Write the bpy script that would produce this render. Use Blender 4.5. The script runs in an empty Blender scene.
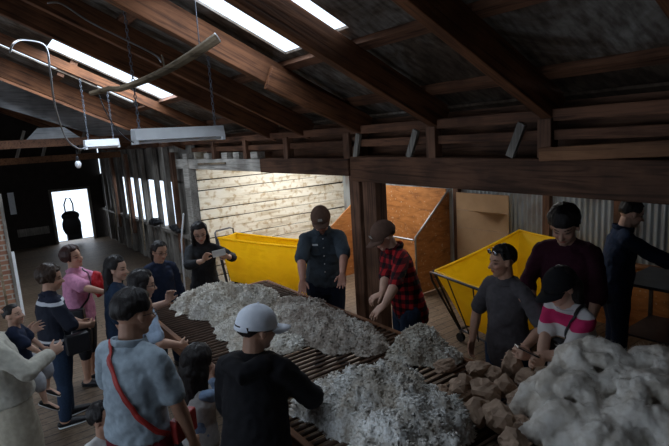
import bpy, bmesh, math, random
import numpy as np
from mathutils import Vector, Matrix, noise
from mathutils.bvhtree import BVHTree
random.seed(7)
rng = np.random.default_rng(11)
SC = bpy.context.scene
COL = SC.collection
PI = math.pi
D = bpy.data

# ------------------------------------------------------------------ camera model (pixels of the 669x446 frame)
F, CX, CY, CAMH = 505.0, 334.5, 223.0, 2.55
def cam_matrix(roll=.063, vp=(-38, 160)):
    n = math.hypot(1, roll); hy = vp[1] - roll*(CX-vp[0]); p = (CY-hy)/n; L = F*F/p
    Z = -Vector((roll/n*L, -L/n, -F)).normalized()
    Y = Vector((vp[0]-CX, -(vp[1]-CY), -F)); Y -= Y.dot(Z)*Z; Y.normalize()
    X = Y.cross(Z)
    return Matrix((X, Y, Z))            # world = R @ cam
RC = cam_matrix()
CO = Vector((0, 0, CAMH))
def ray(px, py): return RC @ Vector((px-CX, -(py-CY), -F))
def onz(px, py, z):
    d = ray(px, py); return CO + d*((z-CO.z)/d.z)
def onx(px, py, x):
    d = ray(px, py); return CO + d*((x-CO.x)/d.x)
def ony(px, py, y):
    d = ray(px, py); return CO + d*((y-CO.y)/d.y)

cam = D.objects.new('camera', D.cameras.new('camera')); COL.objects.link(cam)
cam.matrix_world = Matrix.Translation(CO) @ RC.to_4x4()
cam.data.sensor_width = 36; cam.data.lens = F*36/669; cam.data.clip_start = .05
SC.camera = cam

# ------------------------------------------------------------------ materials
def nt_new(name):
    m = D.materials.new(name); m.use_nodes = True
    nt = m.node_tree; b = nt.nodes['Principled BSDF']; return m, nt, b
def N(nt, typ, **kw):
    n = nt.nodes.new(typ)
    for k, v in kw.items():
        if k in n.inputs: n.inputs[k].default_value = v
        else: setattr(n, k, v)
    return n
def coords(nt, scale, kind='Object'):
    tc = N(nt, 'ShaderNodeTexCoord'); mp = N(nt, 'ShaderNodeMapping')
    mp.inputs['Scale'].default_value = scale
    nt.links.new(tc.outputs[kind], mp.inputs['Vector']); return mp.outputs['Vector']
def ramp(nt, stops, fac, interp='LINEAR'):
    r = N(nt, 'ShaderNodeValToRGB'); r.color_ramp.interpolation = interp
    el = r.color_ramp.elements
    while len(el) < len(stops): el.new(.5)
    for e, (p, c) in zip(el, stops): e.position = p; e.color = (*c, 1)
    nt.links.new(fac, r.inputs['Fac']); return r.outputs['Color']
def mix(nt, a, b, fac, mode='MIX'):
    m = N(nt, 'ShaderNodeMix', data_type='RGBA', blend_type=mode)
    for s, v in ((m.inputs[6], a), (m.inputs[7], b), (m.inputs[0], fac)):
        if hasattr(v, 'links'): nt.links.new(v, s)
        elif isinstance(v, (int, float)): s.default_value = v
        else: s.default_value = (*v, 1)
    return m.outputs[2]
def bump(nt, b, h, strength=.4, dist=.01):
    bp = N(nt, 'ShaderNodeBump', Strength=strength, Distance=dist)
    nt.links.new(h, bp.inputs['Height']); nt.links.new(bp.outputs[0], b.inputs['Normal'])
def setb(b, rough=.7, metal=0, spec=.4, sheen=0):
    b.inputs['Roughness'].default_value = rough; b.inputs['Metallic'].default_value = metal
    b.inputs['Specular IOR Level'].default_value = spec; b.inputs['Sheen Weight'].default_value = sheen
def plain(name, c1, c2=None, scale=(8, 8, 8), rough=.7, metal=0, spec=.4, sheen=0, bs=.2, bd=.005, detail=5, lo=.35, hi=.65):
    m, nt, b = nt_new(name); setb(b, rough, metal, spec, sheen)
    c2 = c2 or tuple(x*.72 for x in c1)
    no = N(nt, 'ShaderNodeTexNoise', Scale=1.0, Detail=float(detail)); nt.links.new(coords(nt, scale), no.inputs['Vector'])
    nt.links.new(ramp(nt, [(lo, c2), (hi, c1)], no.outputs[0]), b.inputs['Base Color'])
    if bs: bump(nt, b, no.outputs[0], bs, bd)
    return m
def wood(name, dark, light, axis=0, rough=.75, g=16, stain=None, bs=.5):
    m, nt, b = nt_new(name); setb(b, rough, 0, .3)
    s = [g, g, g]; s[axis] = g*.06
    v = coords(nt, s)
    n1 = N(nt, 'ShaderNodeTexNoise', Scale=1.6, Detail=8.0, Distortion=1.2); nt.links.new(v, n1.inputs['Vector'])
    c = ramp(nt, [(.3, dark), (.55, light), (.75, tuple((a+b_)/2 for a, b_ in zip(dark, light)))], n1.outputs[0])
    n2 = N(nt, 'ShaderNodeTexNoise', Scale=2.2, Detail=4.0); nt.links.new(coords(nt, (1, 1, 1)), n2.inputs['Vector'])
    c2 = ramp(nt, [(.35, stain or tuple(x*.45 for x in dark)), (.6, (1, 1, 1))], n2.outputs[0])
    nt.links.new(mix(nt, c, c2, .55, 'MULTIPLY'), b.inputs['Base Color'])
    bump(nt, b, n1.outputs[0], bs, .008)
    return m
M = {}
M['beam'] = wood('aged_beam_wood', (.05, .021, .010), (.15, .070, .038), 1)
M['beam_pale'] = wood('whitewashed_wood', (.30, .27, .23), (.62, .58, .52), 1)
M['rafter'] = wood('rafter_wood', (.055, .020, .008), (.21, .082, .034), 0)
M['stud'] = wood('stud_wood', (.08, .038, .022), (.22, .11, .065), 2)
M['rail'] = wood('rail_wood_brown', (.13, .055, .025), (.30, .145, .07), 1)
M['plate'] = wood('dark_plate_wood', (.055, .022, .011), (.19, .085, .045), 1)
M['table_rail'] = wood('table_rail_wood', (.12, .045, .02), (.27, .12, .055), 1)
M['slat'] = wood('slat_rod_wood', (.045, .026, .017), (.13, .077, .052), 0)
M['palewood'] = wood('weathered_grey_wood', (.12, .105, .09), (.34, .31, .27), 2)
M['greyboard'] = wood('grey_gable_board', (.14, .145, .15), (.28, .285, .29), 0, bs=.2)
M['stick'] = wood('bent_pole_wood', (.12, .085, .05), (.34, .26, .17), 0)
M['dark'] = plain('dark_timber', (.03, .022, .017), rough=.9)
M['floor'] = None
M['metal'] = plain('brushed_steel', (.35, .36, .38), rough=.35, metal=.9, bs=.05)
M['darkmetal'] = plain('dark_steel_tube', (.09, .09, .1), rough=.4, metal=.8, bs=.05)
M['chain'] = plain('chain_steel', (.22, .24, .28), rough=.5, metal=.8, bs=0)
M['white'] = plain('white_enamel', (.82, .84, .86), (.72, .74, .76), rough=.4, bs=.03)
M['tube'] = plain('white_glass_tube', (.85, .86, .88), (.8, .8, .82), rough=.2, bs=0)
M['black'] = plain('black_plastic', (.015, .015, .018), rough=.45)
M['rubber'] = plain('black_rubber', (.02, .02, .02), rough=.8)
M['cardboard'] = plain('brown_cardboard', (.46, .30, .17), (.38, .24, .13), (3, 3, 3), rough=.85, bs=.1)
M['paper'] = plain('brown_crumpled_paper', (.46, .33, .24), (.32, .22, .155), (14, 14, 14), rough=.8, bs=.7, bd=.01)
M['ink'] = plain('dark_ink', (.04, .03, .03), rough=.8, bs=0)
M['mesh_dark'] = plain('dark_window_recess', (.012, .011, .01), rough=.9)

def mat_boards():
    m, nt, b = nt_new('white_weatherboards'); setb(b, .6, 0, .3)
    v = coords(nt, (1.2, 1, 9))
    n1 = N(nt, 'ShaderNodeTexNoise', Scale=1.5, Detail=7.0, Distortion=.6); nt.links.new(v, n1.inputs['Vector'])
    c = ramp(nt, [(.3, (.50, .42, .30)), (.5, (.80, .75, .63)), (.75, (.88, .85, .76))], n1.outputs[0])
    n2 = N(nt, 'ShaderNodeTexNoise', Scale=5.0, Detail=6.0); nt.links.new(coords(nt, (2, 1, 2)), n2.inputs['Vector'])
    c2 = ramp(nt, [(.36, (.62, .50, .34)), (.48, (1, 1, 1))], n2.outputs[0])
    nt.links.new(mix(nt, c, c2, .8, 'MULTIPLY'), b.inputs['Base Color']); bump(nt, b, n1.outputs[0], .25, .006); return m
M['boards'] = mat_boards()
def mat_ply():
    m, nt, b = nt_new('orange_plywood'); setb(b, .45, 0, .4)
    n1 = N(nt, 'ShaderNodeTexNoise', Scale=1.4, Detail=6.0, Distortion=1.5); nt.links.new(coords(nt, (2, 2, 7)), n1.inputs['Vector'])
    c = ramp(nt, [(.3, (.24, .09, .028)), (.55, (.42, .17, .05)), (.75, (.50, .22, .075))], n1.outputs[0])
    n2 = N(nt, 'ShaderNodeTexNoise', Scale=26.0, Detail=5.0); nt.links.new(coords(nt, (1, 1, 1)), n2.inputs['Vector'])
    c2 = ramp(nt, [(.63, (0, 0, 0)), (.70, (1, 1, 1))], n2.outputs[0])
    nt.links.new(mix(nt, c, (.55, .42, .3), c2), b.inputs['Base Color']); bump(nt, b, n1.outputs[0], .1); return m
M['ply'] = mat_ply()
def mat_roof():
    m, nt, b = nt_new('stained_roof_lining'); setb(b, .85, 0, .2)
    n1 = N(nt, 'ShaderNodeTexNoise', Scale=1.3, Detail=10.0, Roughness=.65, Distortion=.8); nt.links.new(coords(nt, (1, 1, 1)), n1.inputs['Vector'])
    c = ramp(nt, [(.34, (.035, .022, .014)), (.47, (.085, .06, .042)), (.60, (.19, .17, .15)), (.78, (.30, .29, .27))], n1.outputs[0])
    n2 = N(nt, 'ShaderNodeTexNoise', Scale=12.0, Detail=6.0); nt.links.new(coords(nt, (.5, 2, 1)), n2.inputs['Vector'])
    c2 = ramp(nt, [(.35, (.25, .2, .16)), (.6, (1, 1, 1))], n2.outputs[0])
    nt.links.new(mix(nt, c, c2, .7, 'MULTIPLY'), b.inputs['Base Color']); bump(nt, b, n2.outputs[0], .5, .01); return m
M['roof'] = mat_roof()
def mat_corr():
    m, nt, b = nt_new('galvanised_corrugated_iron'); setb(b, .45, .6, .5)
    n1 = N(nt, 'ShaderNodeTexNoise', Scale=3.0, Detail=6.0); nt.links.new(coords(nt, (1, 1, .6)), n1.inputs['Vector'])
    c = ramp(nt, [(.35, (.25, .21, .18)), (.55, (.42, .46, .48)), (.8, (.55, .6, .62))], n1.outputs[0])
    nt.links.new(c, b.inputs['Base Color']); return m
M['corr'] = mat_corr()
def mat_floor():
    m, nt, b = nt_new('worn_plank_floor'); setb(b, .55, 0, .4)
    br = N(nt, 'ShaderNodeTexBrick', Scale=1.0); br.inputs['Mortar Size'].default_value = .006
    br.inputs['Brick Width'].default_value = 2.6; br.inputs['Row Height'].default_value = .13
    br.inputs['Color1'].default_value = (.19, .135, .09, 1); br.inputs['Color2'].default_value = (.145, .10, .065, 1); br.inputs['Mortar'].default_value = (.03, .02, .015, 1)
    nt.links.new(coords(nt, (1, 1, 1)), br.inputs['Vector'])
    n1 = N(nt, 'ShaderNodeTexNoise', Scale=14.0, Detail=9.0, Roughness=.7); nt.links.new(coords(nt, (1, 2.2, 1)), n1.inputs['Vector'])
    c2 = ramp(nt, [(.38, (.45, .38, .32)), (.55, (1, 1, 1)), (.68, (1.5, 1.4, 1.25))], n1.outputs[0])
    nt.links.new(mix(nt, br.outputs[0], c2, .8, 'MULTIPLY'), b.inputs['Base Color']); bump(nt, b, n1.outputs[0], .2, .004); return m
M['floor'] = mat_floor()
def mat_brick():
    m, nt, b = nt_new('old_brickwork'); setb(b, .85, 0, .2)
    br = N(nt, 'ShaderNodeTexBrick', Scale=1.0); br.inputs['Mortar Size'].default_value = .012
    br.inputs['Brick Width'].default_value = .23; br.inputs['Row Height'].default_value = .085
    br.inputs['Color1'].default_value = (.38, .19, .12, 1); br.inputs['Color2'].default_value = (.26, .12, .08, 1); br.inputs['Mortar'].default_value = (.40, .36, .30, 1)
    tc = N(nt, 'ShaderNodeTexCoord'); sp = N(nt, 'ShaderNodeSeparateXYZ'); cb = N(nt, 'ShaderNodeCombineXYZ')
    nt.links.new(tc.outputs['Object'], sp.inputs[0]); nt.links.new(sp.outputs[0], cb.inputs[0]); nt.links.new(sp.outputs[2], cb.inputs[1])
    nt.links.new(cb.outputs[0], br.inputs['Vector']); nt.links.new(br.outputs[0], b.inputs['Base Color']); return m
M['brick'] = mat_brick()
def mat_canvas():
    m, nt, b = nt_new('yellow_canvas'); setb(b, .5, 0, .35)
    n1 = N(nt, 'ShaderNodeTexNoise', Scale=2.2, Detail=4.0, Distortion=1.0); nt.links.new(coords(nt, (1.5, 1.5, 3)), n1.inputs['Vector'])
    nt.links.new(ramp(nt, [(.3, (.80, .50, .008)), (.6, (.95, .66, .02))], n1.outputs[0]), b.inputs['Base Color'])
    bump(nt, b, n1.outputs[0], .5, .03)
    tr = N(nt, 'ShaderNodeBsdfTranslucent'); tr.inputs[0].default_value = (1.0, .80, .04, 1)
    ms = N(nt, 'ShaderNodeMixShader'); ms.inputs[0].default_value = .5; out = [n for n in nt.nodes if n.type == 'OUTPUT_MATERIAL'][0]
    nt.links.new(b.outputs[0], ms.inputs[1]); nt.links.new(tr.outputs[0], ms.inputs[2]); nt.links.new(ms.outputs[0], out.inputs[0]); return m
M['canvas'] = mat_canvas()
def mat_wool(name, a, b_, c, fs=60.0, fm=.8):
    m, nt, b = nt_new(name); setb(b, .9, 0, .1, .1)
    n1 = N(nt, 'ShaderNodeTexNoise', Scale=6.0, Detail=5.0); nt.links.new(coords(nt, (1, 1, 1)), n1.inputs['Vector'])
    n2 = N(nt, 'ShaderNodeTexNoise', Scale=fs, Detail=3.0); nt.links.new(coords(nt, (1, 1, 1)), n2.inputs['Vector'])
    c1 = ramp(nt, [(.38, c), (.5, b_), (.62, a)], n1.outputs[0])
    c2 = ramp(nt, [(.35, (.62, .58, .52)), (.6, (1, 1, 1))], n2.outputs[0])
    nt.links.new(mix(nt, c1, c2, fm, 'MULTIPLY'), b.inputs['Base Color']); bump(nt, b, n2.outputs[0], .8, .008)
    b.inputs['Subsurface Weight'].default_value = 0
    return m
M['wool1'] = mat_wool('greasy_grey_wool', (.80, .78, .73), (.68, .65, .58), (.48, .43, .36))
M['wool2'] = mat_wool('cream_wool', (.86, .85, .80), (.78, .75, .68), (.58, .52, .44))
M['wool3'] = mat_wool('brown_tipped_wool', (.62, .58, .53), (.46, .41, .36), (.26, .215, .18))
M['wool5'] = mat_wool('white_wool', (.86, .87, .86), (.78, .77, .74), (.56, .51, .44))
M['wool6'] = mat_wool('scoured_white_wool', (.74, .71, .66), (.70, .66, .60), (.60, .55, .48), 24.0, .3)

def mat_cloth(name, c, c2=None, rough=.9, sheen=0, sc=30): return plain(name, c, c2 or tuple(x*.8 for x in c), (sc, sc, sc), rough, 0, .2, sheen, .35, .004)
def mat_plaid():
    m, nt, b = nt_new('red_black_plaid'); setb(b, .85, 0, .2)
    tc = N(nt, 'ShaderNodeTexCoord'); sp = N(nt, 'ShaderNodeSeparateXYZ'); nt.links.new(tc.outputs['Object'], sp.inputs[0])
    def stripe(out, per, off=0.):
        a = N(nt, 'ShaderNodeMath', operation='MULTIPLY_ADD'); nt.links.new(out, a.inputs[0]); a.inputs[1].default_value = 1/per; a.inputs[2].default_value = off
        f = N(nt, 'ShaderNodeMath', operation='FRACT'); nt.links.new(a.outputs[0], f.inputs[0])
        g = N(nt, 'ShaderNodeMath', operation='GREATER_THAN'); nt.links.new(f.outputs[0], g.inputs[0]); g.inputs[1].default_value = .5; return g.outputs[0]
    ad = N(nt, 'ShaderNodeMath', operation='ADD'); nt.links.new(sp.outputs[0], ad.inputs[0]); nt.links.new(sp.outputs[1], ad.inputs[1])
    s1 = stripe(sp.outputs[2], .085); s2 = stripe(ad.outputs[0], .10)
    c1 = mix(nt, (.42, .018, .022), (.10, .008, .012), s1)
    c2 = mix(nt, (.10, .008, .012), (.012, .008, .01), s1)
    nt.links.new(mix(nt, c1, c2, s2), b.inputs['Base Color']); return m
def mat_bands(name, bands, z0, z1, noise_amt=0):
    m, nt, b = nt_new(name); setb(b, .85, 0, .2)
    tc = N(nt, 'ShaderNodeTexCoord'); sp = N(nt, 'ShaderNodeSeparateXYZ'); nt.links.new(tc.outputs['Object'], sp.inputs[0])
    mr = N(nt, 'ShaderNodeMapRange'); nt.links.new(sp.outputs[2], mr.inputs[0]); mr.inputs[1].default_value = z0; mr.inputs[2].default_value = z1
    nt.links.new(ramp(nt, bands, mr.outputs[0], 'CONSTANT'), b.inputs['Base Color']); return m

def mat_skin(name, tone):
    m, nt, b = nt_new(name); setb(b, .55, 0, .35)
    at = N(nt, 'ShaderNodeAttribute', attribute_name='tint')
    n1 = N(nt, 'ShaderNodeTexNoise', Scale=14.0, Detail=4.0)
    nt.links.new(coords(nt, (1, 1, 1)), n1.inputs['Vector'])
    c = ramp(nt, [(.3, tuple(x*.85 for x in tone)), (.7, tone)], n1.outputs[0])
    nt.links.new(mix(nt, c, at.outputs['Color'], 1.0, 'MULTIPLY'), b.inputs['Base Color'])
    b.inputs['Subsurface Weight'].default_value = .05
    b.inputs['Subsurface Radius'].default_value = (.02, .008, .005)
    return m
def mat_hair(name, c):
    m, nt, b = nt_new(name); setb(b, .5, 0, .28)
    n1 = N(nt, 'ShaderNodeTexNoise', Scale=1.0, Detail=4.0); nt.links.new(coords(nt, (110, 110, 9)), n1.inputs['Vector'])
    nt.links.new(ramp(nt, [(.35, tuple(x*.4 for x in c)), (.65, c)], n1.outputs[0]), b.inputs['Base Color']); bump(nt, b, n1.outputs[0], .7, .006); return m
M['hair_black'] = mat_hair('black_hair', (.022, .018, .018))
M['hair_brown'] = mat_hair('dark_brown_hair', (.05, .028, .018))
M['hair_red'] = mat_hair('reddish_brown_hair', (.055, .022, .018))
M['skin_a'] = mat_skin('skin_light', (.62, .38, .28))
M['skin_b'] = mat_skin('skin_tan', (.50, .28, .19))
M['skin_c'] = mat_skin('skin_ruddy', (.48, .24, .17))

# ------------------------------------------------------------------ mesh helpers
class MB:
    def __init__(s): s.v = []; s.f = []
    def add(s, vs, fs):
        o = len(s.v); s.v += [tuple(v) for v in vs]; s.f += [tuple(i+o for i in f) for f in fs]; return s
    def box(s, c, size, rot=None):
        c = Vector(c); hx, hy, hz = (q/2 for q in size)
        vs = [Vector((x, y, z)) for x in (-hx, hx) for y in (-hy, hy) for z in (-hz, hz)]
        if rot: vs = [rot @ v for v in vs]
        return s.add([v+c for v in vs], [(0, 1, 3, 2), (4, 6, 7, 5), (0, 4, 5, 1), (2, 3, 7, 6), (0, 2, 6, 4), (1, 5, 7, 3)])
    def bar(s, a, b, w, h, up=(0, 0, 1)):
        a, b = Vector(a), Vector(b); d = b-a; L = d.length; x = d.normalized(); y = Vector(up).cross(x)
        if y.length < 1e-4: y = Vector((0, 1, 0)).cross(x)
        y.normalize(); z = x.cross(y)
        return s.box((a+b)/2, (L, w, h), Matrix((x, y, z)).transposed())
    def sweep(s, pts, rad, side=None, n=14, cap=True):
        """tube along pts; rad: one number, or per point number or (a,b): a along side, b across."""
        pts = [Vector(p) for p in pts]; m = len(pts)
        if not isinstance(rad, (list, tuple)): rad = [rad]*m
        rad = [(r, r) if not isinstance(r, (list, tuple)) else r for r in rad]
        rings = []; S = Vector(side) if side is not None else None
        for i, p in enumerate(pts):
            t = (pts[min(i+1, m-1)]-pts[max(i-1, 0)]).normalized()
            if S is None:
                S = Vector((0, 0, 1)) if abs(t.z) < .9 else Vector((1, 0, 0))
            a = S - S.dot(t)*t; a.normalize(); b = t.cross(a)
            if side is None: S = a
            rings.append((p, a, b, rad[i], t))
        if cap:
            def capr(r, sgn, k):
                p, a, b, (ra, rb), t = r; q = (ra+rb)/2*.9*math.sin(k)*sgn; c = math.cos(k)
                return (p+t*q, a, b, (ra*c, rb*c), t)
            e0 = [capr(rings[0], -1, k) for k in (1.45, 1.0, .5)]; e1 = [capr(rings[-1], 1, k) for k in (.5, 1.0, 1.45)]
            rings = e0+rings+e1
        vs = []
        for p, a, b, (ra, rb), t in rings:
            for k in range(n):
                th = 2*PI*k/n; vs.append(p + a*ra*math.cos(th) + b*rb*math.sin(th))
        fs = []
        for i in range(len(rings)-1):
            for k in range(n):
                fs.append((i*n+k, i*n+(k+1) % n, (i+1)*n+(k+1) % n, (i+1)*n+k))
        fs.append(tuple(range(n))[::-1]); fs.append(tuple((len(rings)-1)*n+k for k in range(n)))
        return s.add(vs, fs)
    def ell(s, c, r, rot=None, nu=16, nv=10):
        c = Vector(c); vs = []; fs = []
        for i in range(1, nv):
            ph = PI*i/nv
            for k in range(nu):
                th = 2*PI*k/nu; vs.append(Vector((r[0]*math.sin(ph)*math.cos(th), r[1]*math.sin(ph)*math.sin(th), r[2]*math.cos(ph))))
        vs += [Vector((0, 0, r[2])), Vector((0, 0, -r[2]))]
        for i in range(nv-2):
            for k in range(nu): fs.append((i*nu+k, (i+1)*nu+k, (i+1)*nu+(k+1) % nu, i*nu+(k+1) % nu))
        T, B = len(vs)-2, len(vs)-1
        for k in range(nu): fs.append((T, k, (k+1) % nu)); fs.append((B, (nv-2)*nu+(k+1) % nu, (nv-2)*nu+k))
        if rot: vs = [rot @ v for v in vs]
        return s.add([v+c for v in vs], fs)
    def mesh(s, name, smooth=False):
        me = D.meshes.new(name); me.from_pydata(s.v, [], s.f); me.update()
        if smooth: me.polygons.foreach_set('use_smooth', [True]*len(me.polygons))
        return me
    def build(s, name, mat, parent=None, smooth=False, bevel=0, **kw):
        return link(name, s.mesh(name, smooth), mat, parent, bevel=bevel, **kw)
def link(name, me, mat, parent=None, bevel=0, loc=None, rot=None, **kw):
    o = D.objects.new(name, me); COL.objects.link(o)
    if mat: me.materials.append(mat)
    if parent: o.parent = parent
    if loc is not None: o.location = loc
    if rot is not None: o.rotation_euler = rot
    if bevel:
        b = o.modifiers.new('bevel', 'BEVEL'); b.width = bevel; b.segments = 2; b.limit_method = 'ANGLE'
    tag(o, **kw); return o
def tag(o, label=None, cat=None, group=None, kind=None):
    if label: o['label'] = label
    if cat: o['category'] = cat
    if group: o['group'] = group
    if kind: o['kind'] = kind
    return o
def empty(name, loc=(0, 0, 0), rz=0, **kw):
    o = D.objects.new(name, None); COL.objects.link(o); o.location = loc; o.rotation_euler = (0, 0, rz); o.empty_display_size = .1
    return tag(o, **kw)
def remesh(mb, voxel, smooth=4, disp=None, fac=.5):
    """unite the closed pieces of mb into one continuous skin; disp = list of (texture size, strength)."""
    me = mb.mesh('tmp'); o = D.objects.new('tmp', me); COL.objects.link(o)
    r = o.modifiers.new('r', 'REMESH'); r.mode = 'VOXEL'; r.voxel_size = voxel
    if smooth:
        s = o.modifiers.new('s', 'SMOOTH'); s.iterations = smooth; s.factor = fac
    for i, (ts, st) in enumerate(disp or []):
        t = D.textures.new('cl', 'CLOUDS'); t.noise_scale = ts; t.noise_depth = 2
        d = o.modifiers.new('d', 'DISPLACE'); d.texture = t; d.strength = st; d.mid_level = .5; d.texture_coords = 'LOCAL'
    dg = bpy.context.evaluated_depsgraph_get(); dg.update()
    out = D.meshes.new_from_object(o.evaluated_get(dg))
    D.objects.remove(o); D.meshes.remove(me)
    out.polygons.foreach_set('use_smooth', [True]*len(out.polygons))
    return out
def copy_tree(o, parent=None):
    c = o.copy(); COL.objects.link(c); c.parent = parent
    for ch in list(o.children): copy_tree(ch, c)
    return c

# ================================================================== THE SETTING
def struct(name, mb, mat, bevel=0, **k):
    return mb.build(name, mat, None, bevel=bevel, kind='structure', **k)
struct('floor', MB().box((1.5, 7, -.05), (11.4, 19.4, .1)), M['floor'])
XB = 6.26          # back wall of the lean-to bay
# corrugated back wall with a plywood wainscot
def corr_sheet(y0, y1, z0, z1, x, amp=.012, per=.075):
    mb = MB(); ny = int((y1-y0)/per*8); vs = []; fs = []
    for i in range(ny+1):
        y = y0+(y1-y0)*i/ny; xx = x+amp*math.sin(2*PI*y/per); vs += [(xx, y, z0), (xx, y, z1), (xx+.006, y, z0), (xx+.006, y, z1)]
    for i in range(ny):
        a = 4*i; b = a+4; fs += [(a, a+1, b+1, b), (a+2, b+2, b+3, a+3), (a, b, b+2, a+2), (a+1, a+3, b+3, b+1)]
    return mb.add(vs, fs)
struct('wall_right', corr_sheet(-2.4, 8.5, 0, 2.2, XB+.06), M['corr'])
struct('wall_right_lining', MB().box((XB+.02, 1.0, .4), (.02, 6.6, .8)), M['ply'])
struct('trim_1', MB().box((XB+.0, 1.0, .82), (.05, 6.6, .05)), M['rail'])
k = 0
for y in (-.9, .35, 1.55, 2.85, 3.78, 5.33):
    struct('wall_stud', MB().box((XB-.0, y, 1.05), (.08, .1, 2.1)), M['stud'])
# painted board wall closing the bay
mb = MB()
for i in range(14):
    z = .06+i*.172; mb.box((4.75, 8.4+.006*(i % 2), z+.083), (3.12, .03, .160), Matrix.Rotation(.006*(i % 3-1), 3, 'Y'))
struct('wall_back', mb, M['boards'], bevel=.004)
struct('wall_back_backing', MB().box((4.78, 8.45, 1.2), (3.16, .03, 2.4)), M['dark'])
# far wall of the shed with the bright doorway
YF = 16.3
mb = MB()
mb.box((-.45, YF+.05, 1.45), (4.6, .1, 2.9)); mb.box((3.05, YF+.05, 1.45), (.4, .1, 2.9)); mb.box((2.35, YF+.05, 2.2), (1.0, .1, 1.4)); mb.box((.0, YF+.05, 3.9), (7, .1, 2.0))
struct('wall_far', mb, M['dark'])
f = MB(); f.box((1.86, YF-.03, .75), (.07, .07, 1.5)); f.box((2.86, YF-.03, .75), (.07, .07, 1.5)); f.box((2.36, YF-.03, 1.53), (1.07, .07, .07))
struct('door_1', f, M['palewood'])
# outer left wall and near walls
mb = MB()
mb.box((-3.6, 12.4, 1.5), (.1, 8.0, 3)); mb.box((-3.6, 4.2, 2.85), (.1, 8.4, .5)); mb.box((-3.6, 4.2, .3), (.1, 8.4, .6)); mb.box((-3.6, -1.2, 1.5), (.1, 2.4, 3))
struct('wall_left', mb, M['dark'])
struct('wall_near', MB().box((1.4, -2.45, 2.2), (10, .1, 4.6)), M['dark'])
# stalls wall beyond the white post: uprights, boards, openings
mb = MB()
for yy in np.arange(8.9, 16.2, .13):
    if int(yy*7) % 3: mb.box((3.24, yy, .42), (.03, .1, .84))
mb.box((3.27, 12.4, .42), (.02, 7.4, .84))
mb.box((3.2, 12.4, .88), (.12, 7.4, .06))
mb.box((3.27, 12.4, 2.28), (.03, 7.6, .82))
for yc, w in ((9.3, 1.1), (10.3, .3), (11.75, .35), (13.3, .45), (15.2, 2.3)): mb.box((3.27, yc, 1.4), (.03, w, 1.0))
struct('wall_stalls', mb, M['palewood'])
for i, y in enumerate((9.9, 10.6, 11.55, 12.15, 13.0, 13.6, 14.5, 15.4)):
    struct('wall_stud', MB().box((3.17, y, 1.3), (.09, .11, 2.5), Matrix.Rotation(random.uniform(-.02, .02), 3, 'X')), M['palewood'], bevel=.005)
for y in (9.35, 12.65, 14.1):
    struct('wall_stud', MB().box((3.12, y, 1.5), (.07, .14, 1.9)), M['stud'], bevel=.005)

# roof: lining, rafters, purlins, skylight openings
SL, ZR, XH = .47, 2.85, 3.2
def zr(x): return ZR+SL*(XH-x)
ang = math.atan(SL)
XR = -.7           # ridge
skies = [(1.45, 2.33, 3.08, 3.70), (1.2, 2.15, 4.1, 4.85)]
sky_px = [[(214, 0), (300, 48), (280, 53), (206, 12)]]
# skylights as rectangles in roof coordinates (x0,x1,y0,y1)
SKY = [(1.35, 2.33, 3.50, 3.80), (1.5, 2.28, 2.86, 3.06), (1.05, 2.42, 6.30, 7.38), (.2, .78, 6.2, 6.62), (.3, 2.3, 7.95, 8.47), (.5, 2.6, 9.6, 10.1), (-.3, .5, 2.3, 3.5)]  # the last one, out of view, is added to brighten the white cap
SKY.sort(key=lambda s: s[2])
def roof_panel_mesh():
    xs = sorted({XR, 3.45, *[s[0] for s in SKY], *[s[1] for s in SKY]}); ys = sorted({-2.4, 16.4, *[s[2] for s in SKY], *[s[3] for s in SKY]})
    mb = MB()
    for x0, x1 in zip(xs, xs[1:]):
        for y0, y1 in zip(ys, ys[1:]):
            cx, cy = (x0+x1)/2, (y0+y1)/2
            if any(s[0] < cx < s[1] and s[2] < cy < s[3] for s in SKY): continue
            vs = [(x, y, zr(x)+dz) for dz in (0, .02) for x in (x0, x1) for y in (y0, y1)]
            mb.add(vs, [(0, 1, 3, 2), (4, 6, 7, 5), (0, 4, 5, 1), (2, 3, 7, 6), (0, 2, 6, 4), (1, 5, 7, 3)])
    return mb
struct('ceiling', roof_panel_mesh(), M['roof'])
mb = MB(); zz = zr(XR)
mb.add([(XR, -2.4, zz), (XR, 16.4, zz), (-3.8, -2.4, zz-1.46), (-3.8, 16.4, zz-1.46), (XR, -2.4, zz+.02), (XR, 16.4, zz+.02), (-3.8, -2.4, zz-1.44), (-3.8, 16.4, zz-1.44)],
       [(0, 1, 3, 2), (4, 6, 7, 5), (0, 4, 5, 1), (2, 3, 7, 6), (0, 2, 6, 4), (1, 5, 7, 3)])
struct('ceiling_left', mb, M['roof'])
# lean-to roof over the bay, with a clear-sheet opening
def lz(x): return 2.72-(x-3.3)*.235
LS = [(3.9, 5.9, 5.9, 8.0), (4.6, 5.3, 3.2, 3.9)]  # the smaller opening is added to light the right-hand bin and cardboard
mb = MB()
xs = sorted({3.3, 6.6, *[s[0] for s in LS], *[s[1] for s in LS]}); ys = sorted({-2.4, 8.5, *[s[2] for s in LS], *[s[3] for s in LS]})
for x0, x1 in zip(xs, xs[1:]):
    for y0, y1 in zip(ys, ys[1:]):
        if any(s[0] < (x0+x1)/2 < s[1] and s[2] < (y0+y1)/2 < s[3] for s in LS): continue
        mb.add([(x, y, lz(x)+dz) for dz in (0, .02) for x in (x0, x1) for y in (y0, y1)], [(0, 1, 3, 2), (4, 6, 7, 5), (0, 4, 5, 1), (2, 3, 7, 6), (0, 2, 6, 4), (1, 5, 7, 3)])
struct('ceiling_bay', mb, M['roof'])
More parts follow.
